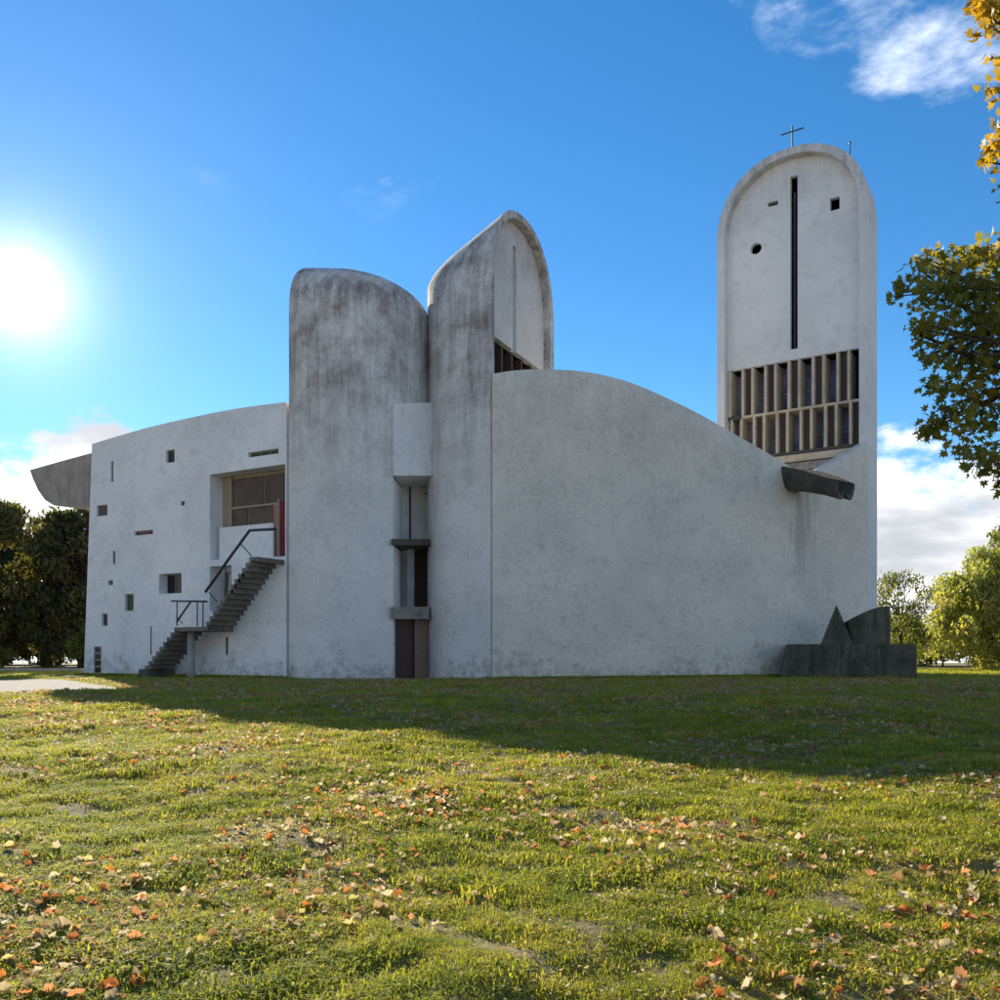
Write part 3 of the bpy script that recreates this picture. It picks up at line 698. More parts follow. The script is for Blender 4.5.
rail('post', [(177, 601, O1), (177, 626, O1)], 0.022); rail('post', [(197.3, 601, O1), (197.3, 626, O1)], 0.022); rail('post', [(203, 601, O1), (203, 627, O1)], 0.022)
rail('handrail', [(176.5, 622, O1), (191, 601.5, O1)], 0.035); rail('brace', [(177, 617, O1), (182.5, 624, O1)], 0.015)
rail('handrail', [(205.5, 592, O1), (228, 560, O1), (249.5, 530.5, O1), (276, 529, O1-0.15)], 0.05)
rail('brace', [(240, 543, O1), (251.5, 556, O1)], 0.018); rail('brace', [(209, 592, O1), (217, 602, O1)], 0.018)
rail('post', [(225.5, 564, O1), (225.5, 596, O1)], 0.022); rail('post', [(276, 529, O1-0.15), (276, 556, O1-0.15)], 0.022)
rail('post', [(151, 626, 1.3), (151, 655, 1.3)], 0.02)

# ---- slabs by the corner
def ground_box(name, x0, x1, ytop, ybot, dep, label, cat, mat):
    d = EYE*F/(ybot-HY); X0 = (x0-CX)/F*d; X1 = (x1-CX)/F*d; h = (ybot-ytop)/F*d
    o = link(name, box_me(-(X1-X0)/2, (X1-X0)/2, 0, dep, -0.2, h, 0.015), mat, None, Matrix.Translation(((X0+X1)/2, d, 0))); tag(o, label, cat); return o
ground_box('stone_slab', 31, 56, 675.3, 677.4, 0.9, 'flat dark paving slab lying in grass beside the gravel path', 'slab', M['conc_dark'])
ground_box('stone_step', 57.5, 76, 676.2, 678.6, 0.8, 'low dark stone step near the chapel corner', 'step', M['conc_dark'])
ground_box('concrete_kerb', -60, 83, 668.5, 671.5, 0.6, 'long pale concrete kerb under the dark trees', 'kerb', M['post'])

# ------------------------------------------------------------------ cistern
cd = 31.0
CF = Frame(((848-CX)/F*cd, cd), (0.95, -0.30))
cist = thing('stone_cistern', 'dark concrete water basin with a small pyramid and a curved half cylinder under the spout', 'cistern', CF.pt(0, 0, 0))
def ca(x): return CF.a(x)
def cz(x, y): return CF.at(x, y)[1]
b0, b1, b2, b3 = ca(779), ca(786.5), ca(912), ca(917.5); zt = cz(850, 644)
outer = [(b0, -0.3), (b3, -0.3), (b2+0.12, zt), (b1, zt)]
bas = link('basin', xform(prism(outer, 2.6), CF.mat(0, 0)), M['conc_cist'], cist)
cut(bas, [xform(prism([(b1+0.2, 0.25), (b2-0.1, 0.25), (b2-0.1, zt+1), (b1+0.2, zt+1)], 2.2, y0=0.2), CF.mat(0, 0))])
pa, pz = CF.at(836.5, 604.5, -0.8); px0 = CF.a(811, -0.35); px1 = CF.a(865, -0.35); pm = (px0+px1)/2; hw = (px1-px0)/2
PYV = [CF.pt(px0, 0.2, -0.30), CF.pt(px1, 0.2, -0.30), CF.pt(px1, 0.2, -1.8), CF.pt(px0, 0.2, -1.8), CF.pt(pa, pz, -0.85)]
me = mesh('pyramid', PYV, [(0, 1, 4), (1, 2, 4), (2, 3, 4), (3, 0, 4), (3, 2, 1, 0)]); fix_normals(me); link('pyramid', me, M['conc_cist'], cist)
# half cylinder standing on end, its top cut on a slant
HV = []; HF = []; hx0 = CF.a(845, -0.3); hx1 = CF.a(892, -0.9); rr = (hx1-hx0)/2; nseg = 16
zA = CF.at(845, 622, -0.3)[1]; zB = CF.at(893, 605, -0.3)[1]
for i in range(nseg+1):
    th = math.pi*i/nseg; a = hx0+rr-rr*math.cos(th); off = -1.5+1.15*math.sin(th)
    fz = (a-hx0)/(hx1-hx0); zt_ = zA+(zB-zA)*math.sin(fz*math.pi/2)
    HV += [CF.pt(a, 0.2, off), CF.pt(a, zt_, off)]
for i in range(nseg): HF.append((2*i, 2*i+2, 2*i+3, 2*i+1))
HF.append(tuple(2*i+1 for i in range(nseg+1))); HF.append(tuple(2*i for i in range(nseg, -1, -1))); HF.append((0, 1, 2*nseg+1, 2*nseg))
me = mesh('half_cylinder', HV, HF); fix_normals(me); link('half_cylinder', me, M['conc_cist'], cist)
link('outlet', xform(box_me(ca(796), ca(808), -0.06, 0.0, 0.10, cz(800, 659)), CF.mat(0, 0)), M['conc_dark'], cist)

# ------------------------------------------------------------------ vegetation
def rot_rand(n_, tilt=math.pi):
    """random rotation matrices; tilt limits lean from upright"""
    yaw = rng.uniform(0, 2*math.pi, n_); t = rng.uniform(-tilt, tilt, n_); r = rng.uniform(-tilt, tilt, n_)
    cy, sy, ct, st, cr, sr = np.cos(yaw), np.sin(yaw), np.cos(t), np.sin(t), np.cos(r), np.sin(r); o = np.zeros(n_); i = np.ones(n_)
    Rz = np.stack([np.stack([cy, -sy, o], -1), np.stack([sy, cy, o], -1), np.stack([o, o, i], -1)], 1)
    Rx = np.stack([np.stack([i, o, o], -1), np.stack([o, ct, -st], -1), np.stack([o, st, ct], -1)], 1)
    Ry = np.stack([np.stack([cr, o, sr], -1), np.stack([o, i, o], -1), np.stack([-sr, o, cr], -1)], 1)
    return Rz @ Rx @ Ry
def scatter_mesh(name, tv, tf, pos, rot, sc):
    tv = np.asarray(tv, float); tf = np.asarray(tf, int); n_ = len(pos)
    V = np.einsum('nij,kj->nki', rot, tv)*np.asarray(sc).reshape(-1, 1, 1)+np.asarray(pos)[:, None, :]
    Fq = (tf[None]+np.arange(n_)[:, None, None]*len(tv)).reshape(-1, tf.shape[1])
    return np_mesh(name, V.reshape(-1, 3), Fq, False)
def maple(curl=0.0, soft=0.0):
    prof = [(-90, .10), (-62, .55), (-40, .42), (-8, 1.0), (12, .50), (40, .95), (62, .48), (90, 1.08), (118, .48), (140, .95), (168, .50), (188, 1.0), (220, .42), (242, .55)]
    prof = [(a, r+(0.72-r)*soft) for a, r in prof]
    v = [(0, 0, 0)]
    for a, r in prof: x = r*math.cos(R(a)); y = r*math.sin(R(a)); v.append((x, y, curl*(x*x*0.6+0.35*y*y-0.25*math.sin(3*x+y))))
    f = [(0, i+1, (i+1) % len(prof)+1) for i in range(len(prof))]
    v += [(-0.02, 0, 0), (0.02, 0, 0), (0, -0.75, 0.12*curl)]; k = len(v); f.append((k-3, k-1, k-2)); return v, f
oval_v = [(0, -1, 0), (0.42, -0.15, 0.12), (0, 1, -0.1), (-0.42, -0.15, 0.12)]; oval_f = [(0, 1, 2), (0, 2, 3)]
bark = NT('bark'); M['bark'] = bark.fin(bark.mix(bark.mr(bark.noise(3, 6, 0.7, stretch=(4, 4, 0.6)), 0.35, 0.65), (0.10, 0.082, 0.06), (0.04, 0.033, 0.026)), 0.95, bark.bump(bark.noise(6, 5, 0.7, stretch=(4, 4, 0.5)), 0.8, 0.05), 0.1)
M['lf_dark'] = leaf_mat('foliage_dark', [(0.045, 0.058, 0.024), (0.075, 0.088, 0.034), (0.115, 0.11, 0.04), (0.15, 0.11, 0.045)], 0.4)
M['lf_green'] = leaf_mat('foliage_green', [(0.065, 0.09, 0.018), (0.12, 0.15, 0.03), (0.19, 0.19, 0.045)], 0.45)
M['lf_yel'] = leaf_mat('foliage_yellow_green', [(0.15, 0.19, 0.05), (0.25, 0.29, 0.08), (0.35, 0.36, 0.10), (0.38, 0.33, 0.10)], 0.5)
M['lf_maple'] = leaf_mat('foliage_maple', [(0.08, 0.105, 0.02), (0.14, 0.155, 0.028), (0.23, 0.21, 0.032), (0.33, 0.21, 0.03)], 0.5)
M['lf_maple_y'] = leaf_mat('foliage_maple_sunlit', [(0.16, 0.14, 0.015), (0.34, 0.23, 0.02), (0.42, 0.24, 0.02)], 0.45)  # sunlight on the high leaves put into a brighter yellow

def clump_cloud(centers, radii, per_area, squash=0.8, shell=0.5):
    pos = []
    for c, r in zip(centers, radii):
        k = int(per_area*r**2); d = rng.normal(size=(k, 3)); d /= np.linalg.norm(d, axis=1)[:, None]
        rad = r*(shell+(1-shell)*rng.random(k))**0.8*(0.75+0.5*rng.random(k)); q = d*rad[:, None]; q[:, 2] *= squash
        pos.append(np.array(c)+q)
    return np.concatenate(pos)
def tree(name, label, base, trunk_h, trunk_r, centers, radii, mat, leaf, lsize, dens, group=None, lean=(0, 0), squash=0.8, shell=0.45):
    bx, by = base; bz = float(ground_z(bx, by))-0.15
    t = thing(name, label, 'tree' if 'shrub' not in name else 'shrub', (bx, by, bz), group)
    c = np.array(centers); top = Vector((bx+lean[0], by+lean[1], bz+trunk_h)); ds = []
    path = [Vector((bx, by, bz)).lerp(top, q)+Vector((math.sin(q*5)*0.06, math.cos(q*4)*0.06, 0))*trunk_h*0.25 for q in (0, .25, .5, .75, 1)]
    ds.append(tube_data(path, [trunk_r*1.35, trunk_r, trunk_r*0.85, trunk_r*0.7, trunk_r*0.5], 10))
    link('trunk', join(ds, 'trunk', True), M['bark'], t)
    ds = []
    idx = rng.permutation(len(c))[:46]
    for i in idx:
        q = rng.uniform(0.35, 1.0); s_ = Vector((bx, by, bz)).lerp(top, q); e = Vector(c[i]); L_ = (e-s_).length
        mid = s_.lerp(e, 0.5)+Vector((rng.normal()*0.06, rng.normal()*0.06, 0.10))*L_
        ds.append(tube_data([s_, s_.lerp(mid, .6), mid, mid.lerp(e, .6), e], [trunk_r*0.42, trunk_r*0.3, trunk_r*0.2, trunk_r*0.12, trunk_r*0.04], 6))
        for _ in range(2):
            e2 = e+Vector(rng.normal(size=3)*radii[i]*0.55); ds.append(tube_data([mid.lerp(e, .3), mid.lerp(e2, .75), e2], [trunk_r*0.12, trunk_r*0.07, trunk_r*0.03], 5))
    link('limbs', join(ds, 'limbs', True), M['bark'], t)
    pos = clump_cloud(centers, radii, dens, squash, shell); n_ = len(pos)
    me = scatter_mesh('crown', leaf[0], leaf[1], pos, rot_rand(n_), lsize*rng.uniform(0.65, 1.3, n_))
    o = link('crown', me, mat, t); o['kind'] = 'stuff'
    return t
def blob_crown(cx, cy, z0, z1, r, n_, rmin=0.5, rmax=1.1, power=1.0, taper=0.0):
    cs = []; rs = []
    while len(cs) < n_:
        d = rng.normal(size=3); d /= np.linalg.norm(d); q = rng.random()**(1/3)*power
        z = (z0+z1)/2+d[2]*q*(z1-z0)/2; f = (z-z0)/(z1-z0); k = 1-taper*f
        cs.append((cx+d[0]*q*r*k, cy+d[1]*q*r*k, z)); rs.append(rng.uniform(rmin, rmax))
    return cs, rs
OV = (oval_v, oval_f)
# dark wood behind the chapel's left end
lt = [(-33.5, 66, 10.5, 4.0), (-24.5, 64, 9.8, 3.6), (-29.0, 70, 10.5, 4.2), (-31, 52, 10.8, 4.2), (-26.0, 56, 10.6, 3.4), (-27.8, 60, 9.4, 3.6), (-22.4, 58, 9.2, 3.0), (-36, 58, 11.5, 4.5)]
ll = ['dark tree far back in the wood, seen through gaps between nearer trunks', 'dark tree far back in the wood, closest to the white wall', 'farthest dark tree closing the wood at its rear', 'broad dark tree with orange tints, rising beside the roof overhang', 'tall dark backlit tree in the wood behind the roof overhang', 'dense dark tree deep in the wood behind the overhang', 'dark round tree showing right beside the white wall corner', 'large dark tree at the outer end of the wood']
for (x, y, h, r), lb_ in zip(lt, ll):
    cs, rs = blob_crown(x, y, 0.9, h, r, 56, 0.6, 1.25)
    tree('broadleaf_tree', lb_, (x, y), h*0.62, 0.26, cs, rs, M['lf_dark'], OV, 0.18, 360, 'trees of the wood behind the chapel')
for i, (x, y, h, r, mt_, lb_) in enumerate([(-29.2, 50, 2.2, 1.7, 'lf_green', 'bright green low shrub under the dark trees'), (-24.5, 53, 3.0, 1.6, 'lf_dark', 'dark shrub filling the gap under the trees'), (-22.6, 51, 2.6, 1.5, 'lf_green', 'pale leafy shrub close to the white wall corner'), (-27, 54, 3.6, 2.0, 'lf_dark', 'tall dark shrub below the backlit tree'), (-31.5, 57, 4.0, 2.6, 'lf_dark', 'wide dark shrub behind the bright green low shrub'), (-24.2, 60, 4.2, 2.6, 'lf_dark', 'wide dark shrub behind the pale leafy shrub'), (-28.2, 62, 4.4, 2.8, 'lf_dark', 'wide dark shrub deep in the wood')]):
    cs, rs = blob_crown(x, y, 0.1, h, r, 22, 0.4, 0.7)
    tree('shrub', lb_, (x, y), h*0.4, 0.06, cs, rs, M[mt_], OV, 0.10, 420, 'shrubs under the dark wood')
for i, x in enumerate((-47.0, -42.5, -38.0, -33.5)):
    cs, rs = blob_crown(x, 74+1.5*(i % 2), -0.2, 4.2, 3.2, 26, 0.7, 1.1)
    tree('shrub', 'low dark shrub in the hedge closing the back of the wood', (x, 74+1.5*(i % 2)), 1.6, 0.07, cs, rs, M['lf_dark'], OV, 0.2, 260, 'hedge behind the dark wood')
# right-hand trees
cs, rs = blob_crown(22.2, 50, 0.3, 5.6, 2.2, 36, 0.35, 0.75, taper=0.3)
tree('young_tree', 'small loose olive-green tree just behind the cistern', (22.2, 50), 3.6, 0.10, cs, rs, M['lf_green'], OV, 0.10, 330)
cs, rs = blob_crown(25.0, 46, -0.2, 6.4, 3.7, 105, 0.5, 0.95, taper=0.5)
tree('bushy_tree', 'broad sunlit yellow-green bushy tree at the lawn edge', (25.0, 46), 4.4, 0.14, cs, rs, M['lf_yel'], OV, 0.115, 430)
cs, rs = blob_crown(32.0, 53, 1.0, 10.2, 3.7, 56, 0.6, 1.1, taper=0.4)
tree('spreading_tree', 'taller green tree behind the yellow-green bushy tree', (31.5, 53), 6.0, 0.2, cs, rs, M['lf_green'], OV, 0.13, 330)
cs, rs = blob_crown(22.0, 58, 0.0, 3.0, 3.2, 24, 0.5, 0.9)
tree('shrub', 'low dark shrub behind the small olive tree', (22.0, 58), 1.4, 0.06, cs, rs, M['lf_dark'], OV, 0.12, 330)
cs, rs = blob_crown(29.5, 60, 0.0, 3.4, 4.0, 28, 0.5, 0.9)
tree('shrub', 'low green shrub behind the yellow-green bushy tree', (29.5, 60), 1.6, 0.06, cs, rs, M['lf_green'], OV, 0.12, 330)

for i, x in enumerate((26.0, 30.5, 35.0, 39.5, 44.0)):
    cs, rs = blob_crown(x, 66+1.5*(i % 2), -0.3, 3.6, 3.0, 30, 0.6, 1.0)
    tree('shrub', 'low green shrub in the hedge beyond the yellow-green bushy tree', (x, 66+1.5*(i % 2)), 1.4, 0.07, cs, rs, M['lf_green'], OV, 0.17, 280, 'hedge beyond the lawn edge')
# maple reaching in over the lawn
md = 12.0
mpx = [(905, 292, .34), (897, 290, .2), (918, 268, .36), (935, 262, .38), (955, 262, .42), (975, 258, .45), (995, 255, .5), (930, 295, .42), (950, 290, .5), (975, 290, .55), (1000, 290, .6),
       (925, 325, .33), (918, 335, .25), (945, 325, .5), (970, 325, .55), (1000, 325, .6), (922, 358, .18), (935, 362, .33), (955, 355, .5), (980, 360, .55), (930, 385, .25), (950, 388, .4), (975, 390, .5), (1005, 385, .6),
       (925, 432, .26), (935, 425, .34), (950, 418, .40), (968, 425, .40), (985, 420, .45), (960, 448, .28), (975, 455, .33), (985, 470, .30), (997, 462, .4), (998, 486, .22), (1010, 440, .5), (1020, 470, .5), (1025, 400, .6), (1030, 340, .7), (1035, 280, .7)]
cs = []; rs = []
for x, y, r in mpx:
    q = P(x, y, md+rng.normal()*0.35); cs.append(tuple(q)); rs.append(r*0.82)
base_c = len(cs)
for i in range(60):       # the rest of the crown, out of frame
    th = rng.uniform(0, 2*math.pi); q = rng.random()**.5; zc = rng.uniform(2.9, 9.5); rr_ = 3.3*math.sin(math.pi*min(max((zc-2.0)/8.6, 0.05), 0.98))**0.6*q
    x = 10.6+rr_*math.cos(th); y = 12.6+rr_*math.sin(th)
    if y < 2: continue
    if CX+F*x/y < 1030: continue
    cs.append((x, y, zc)); rs.append(rng.uniform(0.5, 0.8))
mv = maple(0.25)
mt = tree('maple_tree', 'maple branch with dark olive and yellowing leaves hanging in beside the tall tower', (10.4, 12.6), 6.2, 0.24, cs, rs, M['lf_maple'], mv, 0.070, 530, shell=0.15)
cs2 = []; rs2 = []
for x, y, r in [(995, 5, .28), (985, 8, .2), (998, 25, .25), (1010, 10, .4), (1006, 92, .16), (1008, 125, .2), (1000, 150, .17), (993, 162, .10), (1012, 150, .3), (1030, 60, .5), (1040, 120, .5)]:
    cs2.append(tuple(P(x-9, y, 10.6+rng.normal()*0.2))); rs2.append(r*0.9)
pos = clump_cloud(cs2, rs2, 700, 0.8, 0.1); n_ = len(pos)
o = link('sunlit_crown', scatter_mesh('sunlit_crown', mv[0], mv[1], pos, rot_rand(n_), 0.075*rng.uniform(0.7, 1.2, n_)), M['lf_maple_y'], mt); o['kind'] = 'stuff'; o['label'] = 'yellow leaves high on the maple, coloured as sunlit'
ds = []
for c_ in cs2: e = Vector(c_); s_ = Vector((10.2, 12.2, 6.0)); ds.append(tube_data([s_, s_.lerp(e, .5)+Vector((0, 0, .5)), e], [0.06, 0.035, 0.008], 6))
link('limbs', join(ds, 'upper_limbs', True), M['bark'], mt)

# ------------------------------------------------------------------ grass
def grass_mat():
    t = NT('grass_blades'); rp = t.geo.outputs['Random Per Island']; oi = t.n('ShaderNodeObjectInfo')
    r = t.n('ShaderNodeValToRGB'); e = r.color_ramp.elements
    cols = [(0.12, 0.175, 0.022), (0.25, 0.29, 0.036), (0.42, 0.39, 0.065), (0.58, 0.48, 0.17)]
    while len(e) < 4: e.new(0.5)
    for i, c_ in enumerate(cols): e[i].position = (0, .4, .75, 1)[i]; e[i].color = c_+(1,)
    f = t.mt('ADD', t.mt('MULTIPLY', t.mr(t.mt('ADD', t.mt('MULTIPLY', t.noise(0.9, 5, 0.65), 0.5), t.mt('MULTIPLY', t.noise(4.5, 4, 0.6), 0.5)), 0.34, 0.66), 0.55), t.mt('ADD', t.mt('MULTIPLY', rp, 0.28), t.mt('MULTIPLY', oi.outputs['Random'], 0.17)))
    t.l(f, r.inputs[0]); t.fin(r.outputs[0], 0.75, None, 0.12)
    tr = t.n('ShaderNodeBsdfTranslucent'); t.l(t.mix(1.0, r.outputs[0], (1.4, 1.3, 0.7), 'MULTIPLY'), tr.inputs[0])
    ms = t.n('ShaderNodeMixShader'); ms.inputs[0].default_value = 0.45; t.l(t.b.outputs[0], ms.inputs[1]); t.l(tr.outputs[0], ms.inputs[2]); t.l(ms.outputs[0], t.out.inputs[0]); return t.m
M['grass'] = grass_mat()
tufts = bpy.data.collections.new('tuft_shapes')
for k in range(5):
    V_ = []; F_ = []
    for i in range(34):
        a = random.uniform(0, 6.28); rr_ = 0.075*math.sqrt(random.random()); bx, by = rr_*math.cos(a), rr_*math.sin(a); yaw = random.uniform(0, 6.28)
        h = random.uniform(0.006, 0.028)*(1.5 if random.random() < .10 else 1); ln = random.uniform(0.3, 2.6)*h; w = random.uniform(0.0014, 0.0034); dx, dy = math.cos(yaw), math.sin(yaw); b_ = len(V_)
        V_ += [(bx-dy*w, by+dx*w, -0.01), (bx+dy*w, by-dx*w, -0.01), (bx+dx*ln*.4-dy*w*.8, by+dy*ln*.4+dx*w*.8, h*.65), (bx+dx*ln*.4+dy*w*.8, by+dy*ln*.4-dx*w*.8, h*.65), (bx+dx*ln, by+dy*ln, h*(1.0 if ln < h else .8))]
        F_ += [(b_, b_+1, b_+3, b_+2), (b_+2, b_+3, b_+4)]
    mt_ = mesh('tuft', V_, F_); mt_.materials.append(M['grass']); tufts.objects.link(bpy.data.objects.new('tuft', mt_))
def grass_points():
    out = []
    for y0, y1, dens, sc in ((1.9, 4.5, 760, 0.95), (4.5, 8, 420, 1.1), (8, 13, 180, 1.45), (13, 20, 70, 2.0), (20, 31, 28, 2.6), (31, 52, 5, 3.2)):
        hw = y1*0.60+1.5; n_ = int((y1-y0)*2*hw*dens); x = rng.uniform(-hw, hw, n_); y = rng.uniform(y0, y1, n_)
        ok = np.abs(x) < y*0.60+1.2
        # bare, worn spots
        w = np.sin(x*1.7+0.8*np.sin(y*1.3))*np.sin(y*2.1+1.1*np.sin(x*0.9))+0.5*np.sin(x*4.1+1.0)*np.sin(y*3.7+x)
        w2 = np.sin(x*5.3+2.2*np.sin(y*3.1))*np.sin(y*6.2+1.9*np.sin(x*4.4)); ok &= ~((w > 0.80) & (rng.random(n_) < 0.8)); ok &= ~((w2 > 0.72) & (rng.random(n_) < 0.85)); ok &= ~in_path(x, y)
        # not inside the chapel
        line_n = (x+16.14)*(-0.484)+(y-35)*(-0.875)
        ok &= ~((x > -17) & (x < -7) & (line_n < 0.1)); ok &= ~((x >= -7) & (x < -0.2) & (y > 28.9))
        qx = (x+0.24)*cu.x+(y-28.93)*cu.y; off = (x+0.24)*cn.x+(y-28.93)*cn.y
        ok &= ~((x >= -0.3) & (qx < cl+0.5) & (off < 0.75*np.sin(np.pi*np.clip(qx/cl, 0, 1))+0.05)); ok &= ~((x > 14) & (x < 17) & (y > 35))
        x, y = x[ok], y[ok]; s_ = sc*rng.uniform(0.65, 1.25, len(x))*(1+0.30*np.sin(x*2.3+1.7*np.sin(y*1.9))*np.sin(y*2.9)+0.35*np.sin(x*6.1+2.0*np.sin(y*4.3))*np.sin(y*7.3+1.3*np.sin(x*5.1)))*np.where(rng.random(len(x)) < 0.03, 1.4, 1.0)
        out.append(np.stack([x, y, ground_z(x, y), s_, rng.uniform(0, 6.28, len(x))], 1))
    # longer tufts the mower misses along the foot of the walls
    ex = []
    for k in range(2600):
        q = random.random()
        if q < 0.62: c_ = wplan(random.random())+cn*random.uniform(0.02, 0.22)
        else: p3 = NW.pt(random.uniform(0.0, s_end), 0, random.uniform(0.02, 0.2)); c_ = Vector((p3.x, p3.y))
        ex.append((c_.x, c_.y, float(ground_z(c_.x, c_.y)), random.uniform(2.2, 5.2), random.uniform(0, 6.28)))
    out.append(np.array(ex))
    return np.concatenate(out)
gp_ = grass_points()
gm = bpy.data.meshes.new('grass'); gm.vertices.add(len(gp_)); gm.vertices.foreach_set('co', gp_[:, :3].astype(np.float32).ravel())
for nme, col_ in (('sc', 3), ('yaw', 4)):
    at_ = gm.attributes.new(nme, 'FLOAT', 'POINT'); at_.data.foreach_set('value', gp_[:, col_].astype(np.float32))
gm.update(); go = link('grass', gm, M['grass']); go['kind'] = 'stuff'; go['label'] = 'short patchy sunlit lawn grass'; go['category'] = 'grass'
ng = bpy.data.node_groups.new('grass_tufts', 'GeometryNodeTree')
ng.interface.new_socket('Geometry', in_out='INPUT', socket_type='NodeSocketGeometry'); ng.interface.new_socket('Geometry', in_out='OUTPUT', socket_type='NodeSocketGeometry')
gi = ng.nodes.new('NodeGroupInput'); gout = ng.nodes.new('NodeGroupOutput'); iop = ng.nodes.new('GeometryNodeInstanceOnPoints')
ci = ng.nodes.new('GeometryNodeCollectionInfo'); ci.inputs['Collection'].default_value = tufts; ci.inputs['Separate Children'].default_value = True; ci.inputs['Reset Children'].default_value = True
iop.inputs['Pick Instance'].default_value = True
asc = ng.nodes.new('GeometryNodeInputNamedAttribute'); asc.data_type = 'FLOAT'; asc.inputs[0].default_value = 'sc'
ayw = ng.nodes.new('GeometryNodeInputNamedAttribute'); ayw.data_type = 'FLOAT'; ayw.inputs[0].default_value = 'yaw'
cx_ = ng.nodes.new('ShaderNodeCombineXYZ'); e2r = ng.nodes.new('FunctionNodeEulerToRotation')
l = ng.links.new
l(gi.outputs[0], iop.inputs['Points']); l(ci.outputs[0], iop.inputs['Instance']); l(asc.outputs[0], iop.inputs['Scale']); l(ayw.outputs[0], cx_.inputs[2]); l(cx_.outputs[0], e2r.inputs[0]); l(e2r.outputs[0], iop.inputs['Rotation']); l(iop.outputs[0], gout.inputs[0])
md_ = go.modifiers.new('grass_tufts', 'NODES'); md_.node_group = ng

# ------------------------------------------------------------------ fallen leaves
def litter(name, a, b, back):
    t = NT(name); oi = t.n('ShaderNodeObjectInfo'); rnd = t.mt('FRACT', t.mt('ADD', oi.outputs['Random'], t.geo.outputs['Random Per Island']))
    c_ = t.mix(rnd, a, b); c_ = t.mix(t.mr(t.noise(30, 4, 0.6), 0.4, 0.7, 0, 0.5), c_, tuple(k*0.5 for k in a))
    c_ = t.mix(t.mt('MULTIPLY', t.geo.outputs['Backfacing'], 0.5), c_, back)
    t.fin(c_, 0.6, None, 0.3); tr = t.n('ShaderNodeBsdfTranslucent'); t.l(c_, tr.inputs[0]); ms = t.n('ShaderNodeMixShader'); ms.inputs[0].default_value = 0.5
    t.l(t.b.outputs[0], ms.inputs[1]); t.l(tr.outputs[0], ms.inputs[2]); t.l(ms.outputs[0], t.out.inputs[0]); return t.m
kinds = [('orange', litter('leaf_orange', (0.58, 0.20, 0.04), (0.42, 0.14, 0.04), (0.55, 0.30, 0.14)), 0.24, 'curled orange-red maple leaf lying on the grass'),
         ('tan', litter('leaf_tan', (0.56, 0.45, 0.25), (0.40, 0.29, 0.15), (0.58, 0.50, 0.34)), 0.40, 'dry pale tan leaf lying on the grass'),
         ('brown', litter('leaf_brown', (0.30, 0.165, 0.07), (0.40, 0.22, 0.09), (0.44, 0.32, 0.20)), 0.26, 'withered brown leaf lying on the grass'),
         ('yellow', litter('leaf_yellow', (0.58, 0.43, 0.10), (0.46, 0.42, 0.14), (0.56, 0.48, 0.22)), 0.12, 'yellow maple leaf lying on the grass')]
def crumple(v_, f_):
    ax = random.uniform(0, 3.14); fold = random.uniform(0.0, 0.9); sq = random.uniform(0.55, 1.0); o_ = []
    for x, y, z in v_:
        p_ = x*math.cos(ax)+y*math.sin(ax); r_ = math.hypot(x, y)
        o_.append((x*sq*random.uniform(0.75, 1.1), y*random.uniform(0.75, 1.1), z+fold*abs(p_)*0.8+random.uniform(-0.22, 0.22)*r_))
    return o_, f_
shapes = {}
for kn, mt_, _, _ in kinds:
    for j, cu_ in enumerate((0.3, 0.5, 0.7, 0.9, 1.1, 0.6)):
        v_, f_ = crumple(*maple(cu_, random.uniform(0.45, 0.9))); me_ = mesh('fallen_leaf', v_, f_); me_.materials.append(mt_); shapes[kn, j] = me_
def leaf_spots(n_, y0, y1, powr):
    y = y0+(y1-y0)*rng.random(n_)**powr; x = rng.uniform(-1, 1, n_)*(y*0.58+0.2); d = np.sin(x*1.3+2+np.sin(y))*np.sin(y*1.1+.5)
    d = d+0.7*np.sin(x*3.1+1.3*np.sin(y*2.2))*np.sin(y*2.7+x*0.8); k = rng.random(n_) < 0.35+0.6*d; return x[k], y[k]
x, y = leaf_spots(1100, 2.15, 6.2, 1.0); x, y = x[:300], y[:300]
rot = rot_rand(len(x), 0.55)
for i in range(len(x)):
    r_ = random.random(); acc = 0
    for kn, mt_, pr, lb_ in kinds:
        acc += pr
        if r_ < acc: break
    s_ = 0.020+0.042*random.random()**1.8; z_ = float(ground_z(x[i], y[i]))+random.uniform(0.008, 0.026)
    mw = Matrix.Translation((x[i], y[i], z_)) @ Matrix(rot[i].tolist()).to_4x4() @ Matrix.Scale(s_, 4)
    o = link('fallen_leaf', shapes[kn, random.randrange(6)], None, None, mw); tag(o, lb_, 'leaf', kn+' leaves fallen on the lawn')
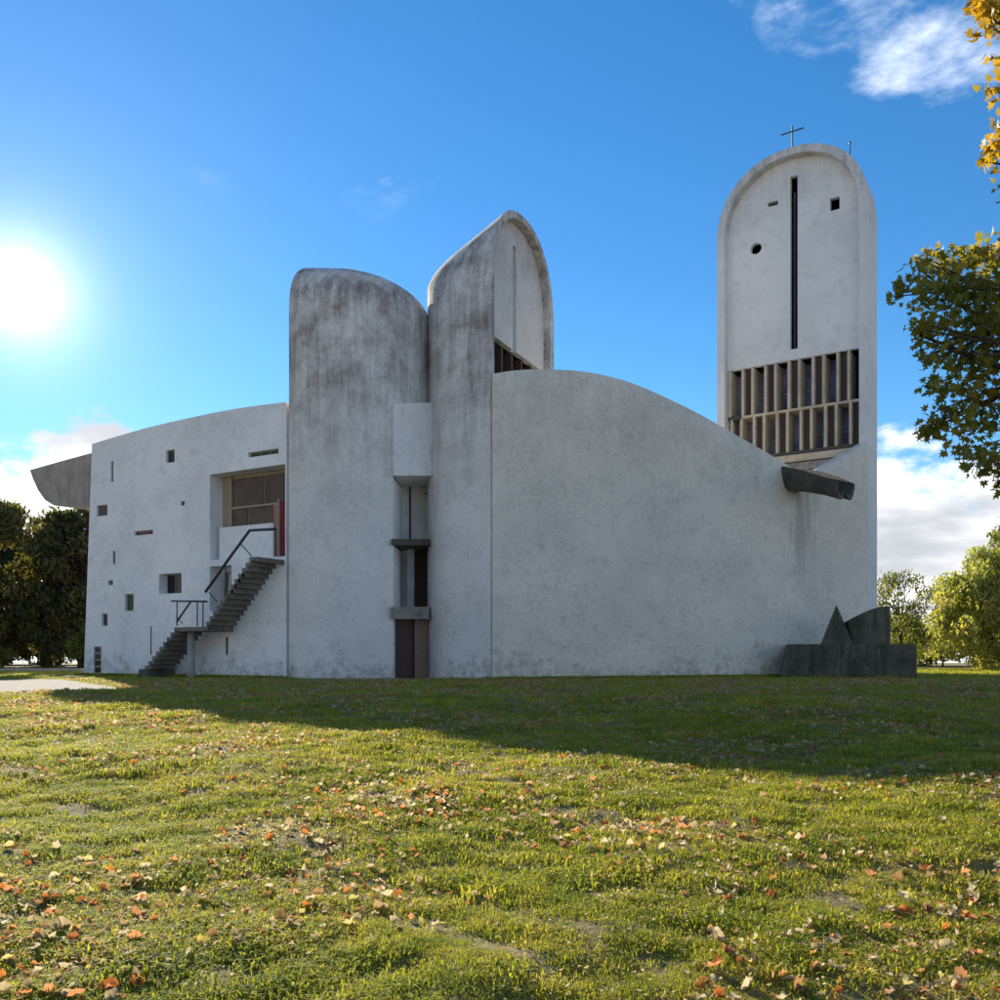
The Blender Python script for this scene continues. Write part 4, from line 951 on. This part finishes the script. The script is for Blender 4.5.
for kn, mt_, pr, lb_ in kinds:
    x, y = leaf_spots(int(70000*pr), 2.2, 28, 0.8)
    ok = ~in_path(x, y); x, y = x[ok], y[ok]; n_ = len(x); Vs = []; Fs = []; b_ = 0
    for j in range(4):
        xs, ys = x[j::4], y[j::4]; v_, f_ = crumple(*maple(0.3+0.25*j, random.uniform(0.5, 0.9))); v_ = np.array(v_); f_ = np.array(f_); k_ = len(xs)
        sc_ = (0.012+0.036*rng.random(k_)**1.8)*(1+0.03*np.maximum(0, ys-8))
        q_ = np.einsum('nij,kj->nki', rot_rand(k_, 0.7), v_)*sc_[:, None, None]+np.stack([xs, ys, ground_z(xs, ys)+0.010+0.0012*ys], 1)[:, None, :]
        Vs.append(q_.reshape(-1, 3)); Fs.append((f_[None]+np.arange(k_)[:, None, None]*len(v_)).reshape(-1, 3)+b_); b_ += k_*len(v_)
    o = link('leaf_litter', np_mesh('leaf_litter', np.concatenate(Vs), np.concatenate(Fs), False), mt_)
    o['kind'] = 'stuff'; o['label'] = 'scattered '+kn+' leaf litter across the lawn'; o['category'] = 'leaf litter'
M['crumb'] = litter('leaf_crumbs', (0.52, 0.42, 0.20), (0.34, 0.23, 0.10), (0.55, 0.46, 0.24))
n_ = 110000; y = 2.2+27*rng.random(n_)**0.9; x = rng.uniform(-1, 1, n_)*(y*0.58+0.2); w = np.sin(x*1.9+np.sin(y*1.3))*np.sin(y*1.7+1)+0.6*np.sin(x*4.3+y)*np.sin(y*3.1)
ok = (rng.random(n_) < 0.45+0.5*w) & ~in_path(x, y); x, y = x[ok], y[ok]; n_ = len(x)
cv = [(-0.5, -0.25, 0.1), (0.4, -0.35, -0.05), (0.6, 0.2, 0.15), (-0.1, 0.45, -0.1), (-0.6, 0.15, 0.1)]; cf = [(0, 1, 2), (0, 2, 3), (0, 3, 4)]
o = link('leaf_crumbs', scatter_mesh('leaf_crumbs', cv, cf, np.stack([x, y, ground_z(x, y)+0.016+0.0012*y], 1), rot_rand(n_, 0.8), rng.uniform(0.006, 0.022, n_)*(1+0.05*np.maximum(0, y-5))), M['crumb'])
o['kind'] = 'stuff'; o['label'] = 'pale crumbs of dead leaf and straw over the lawn'; o['category'] = 'leaf litter'
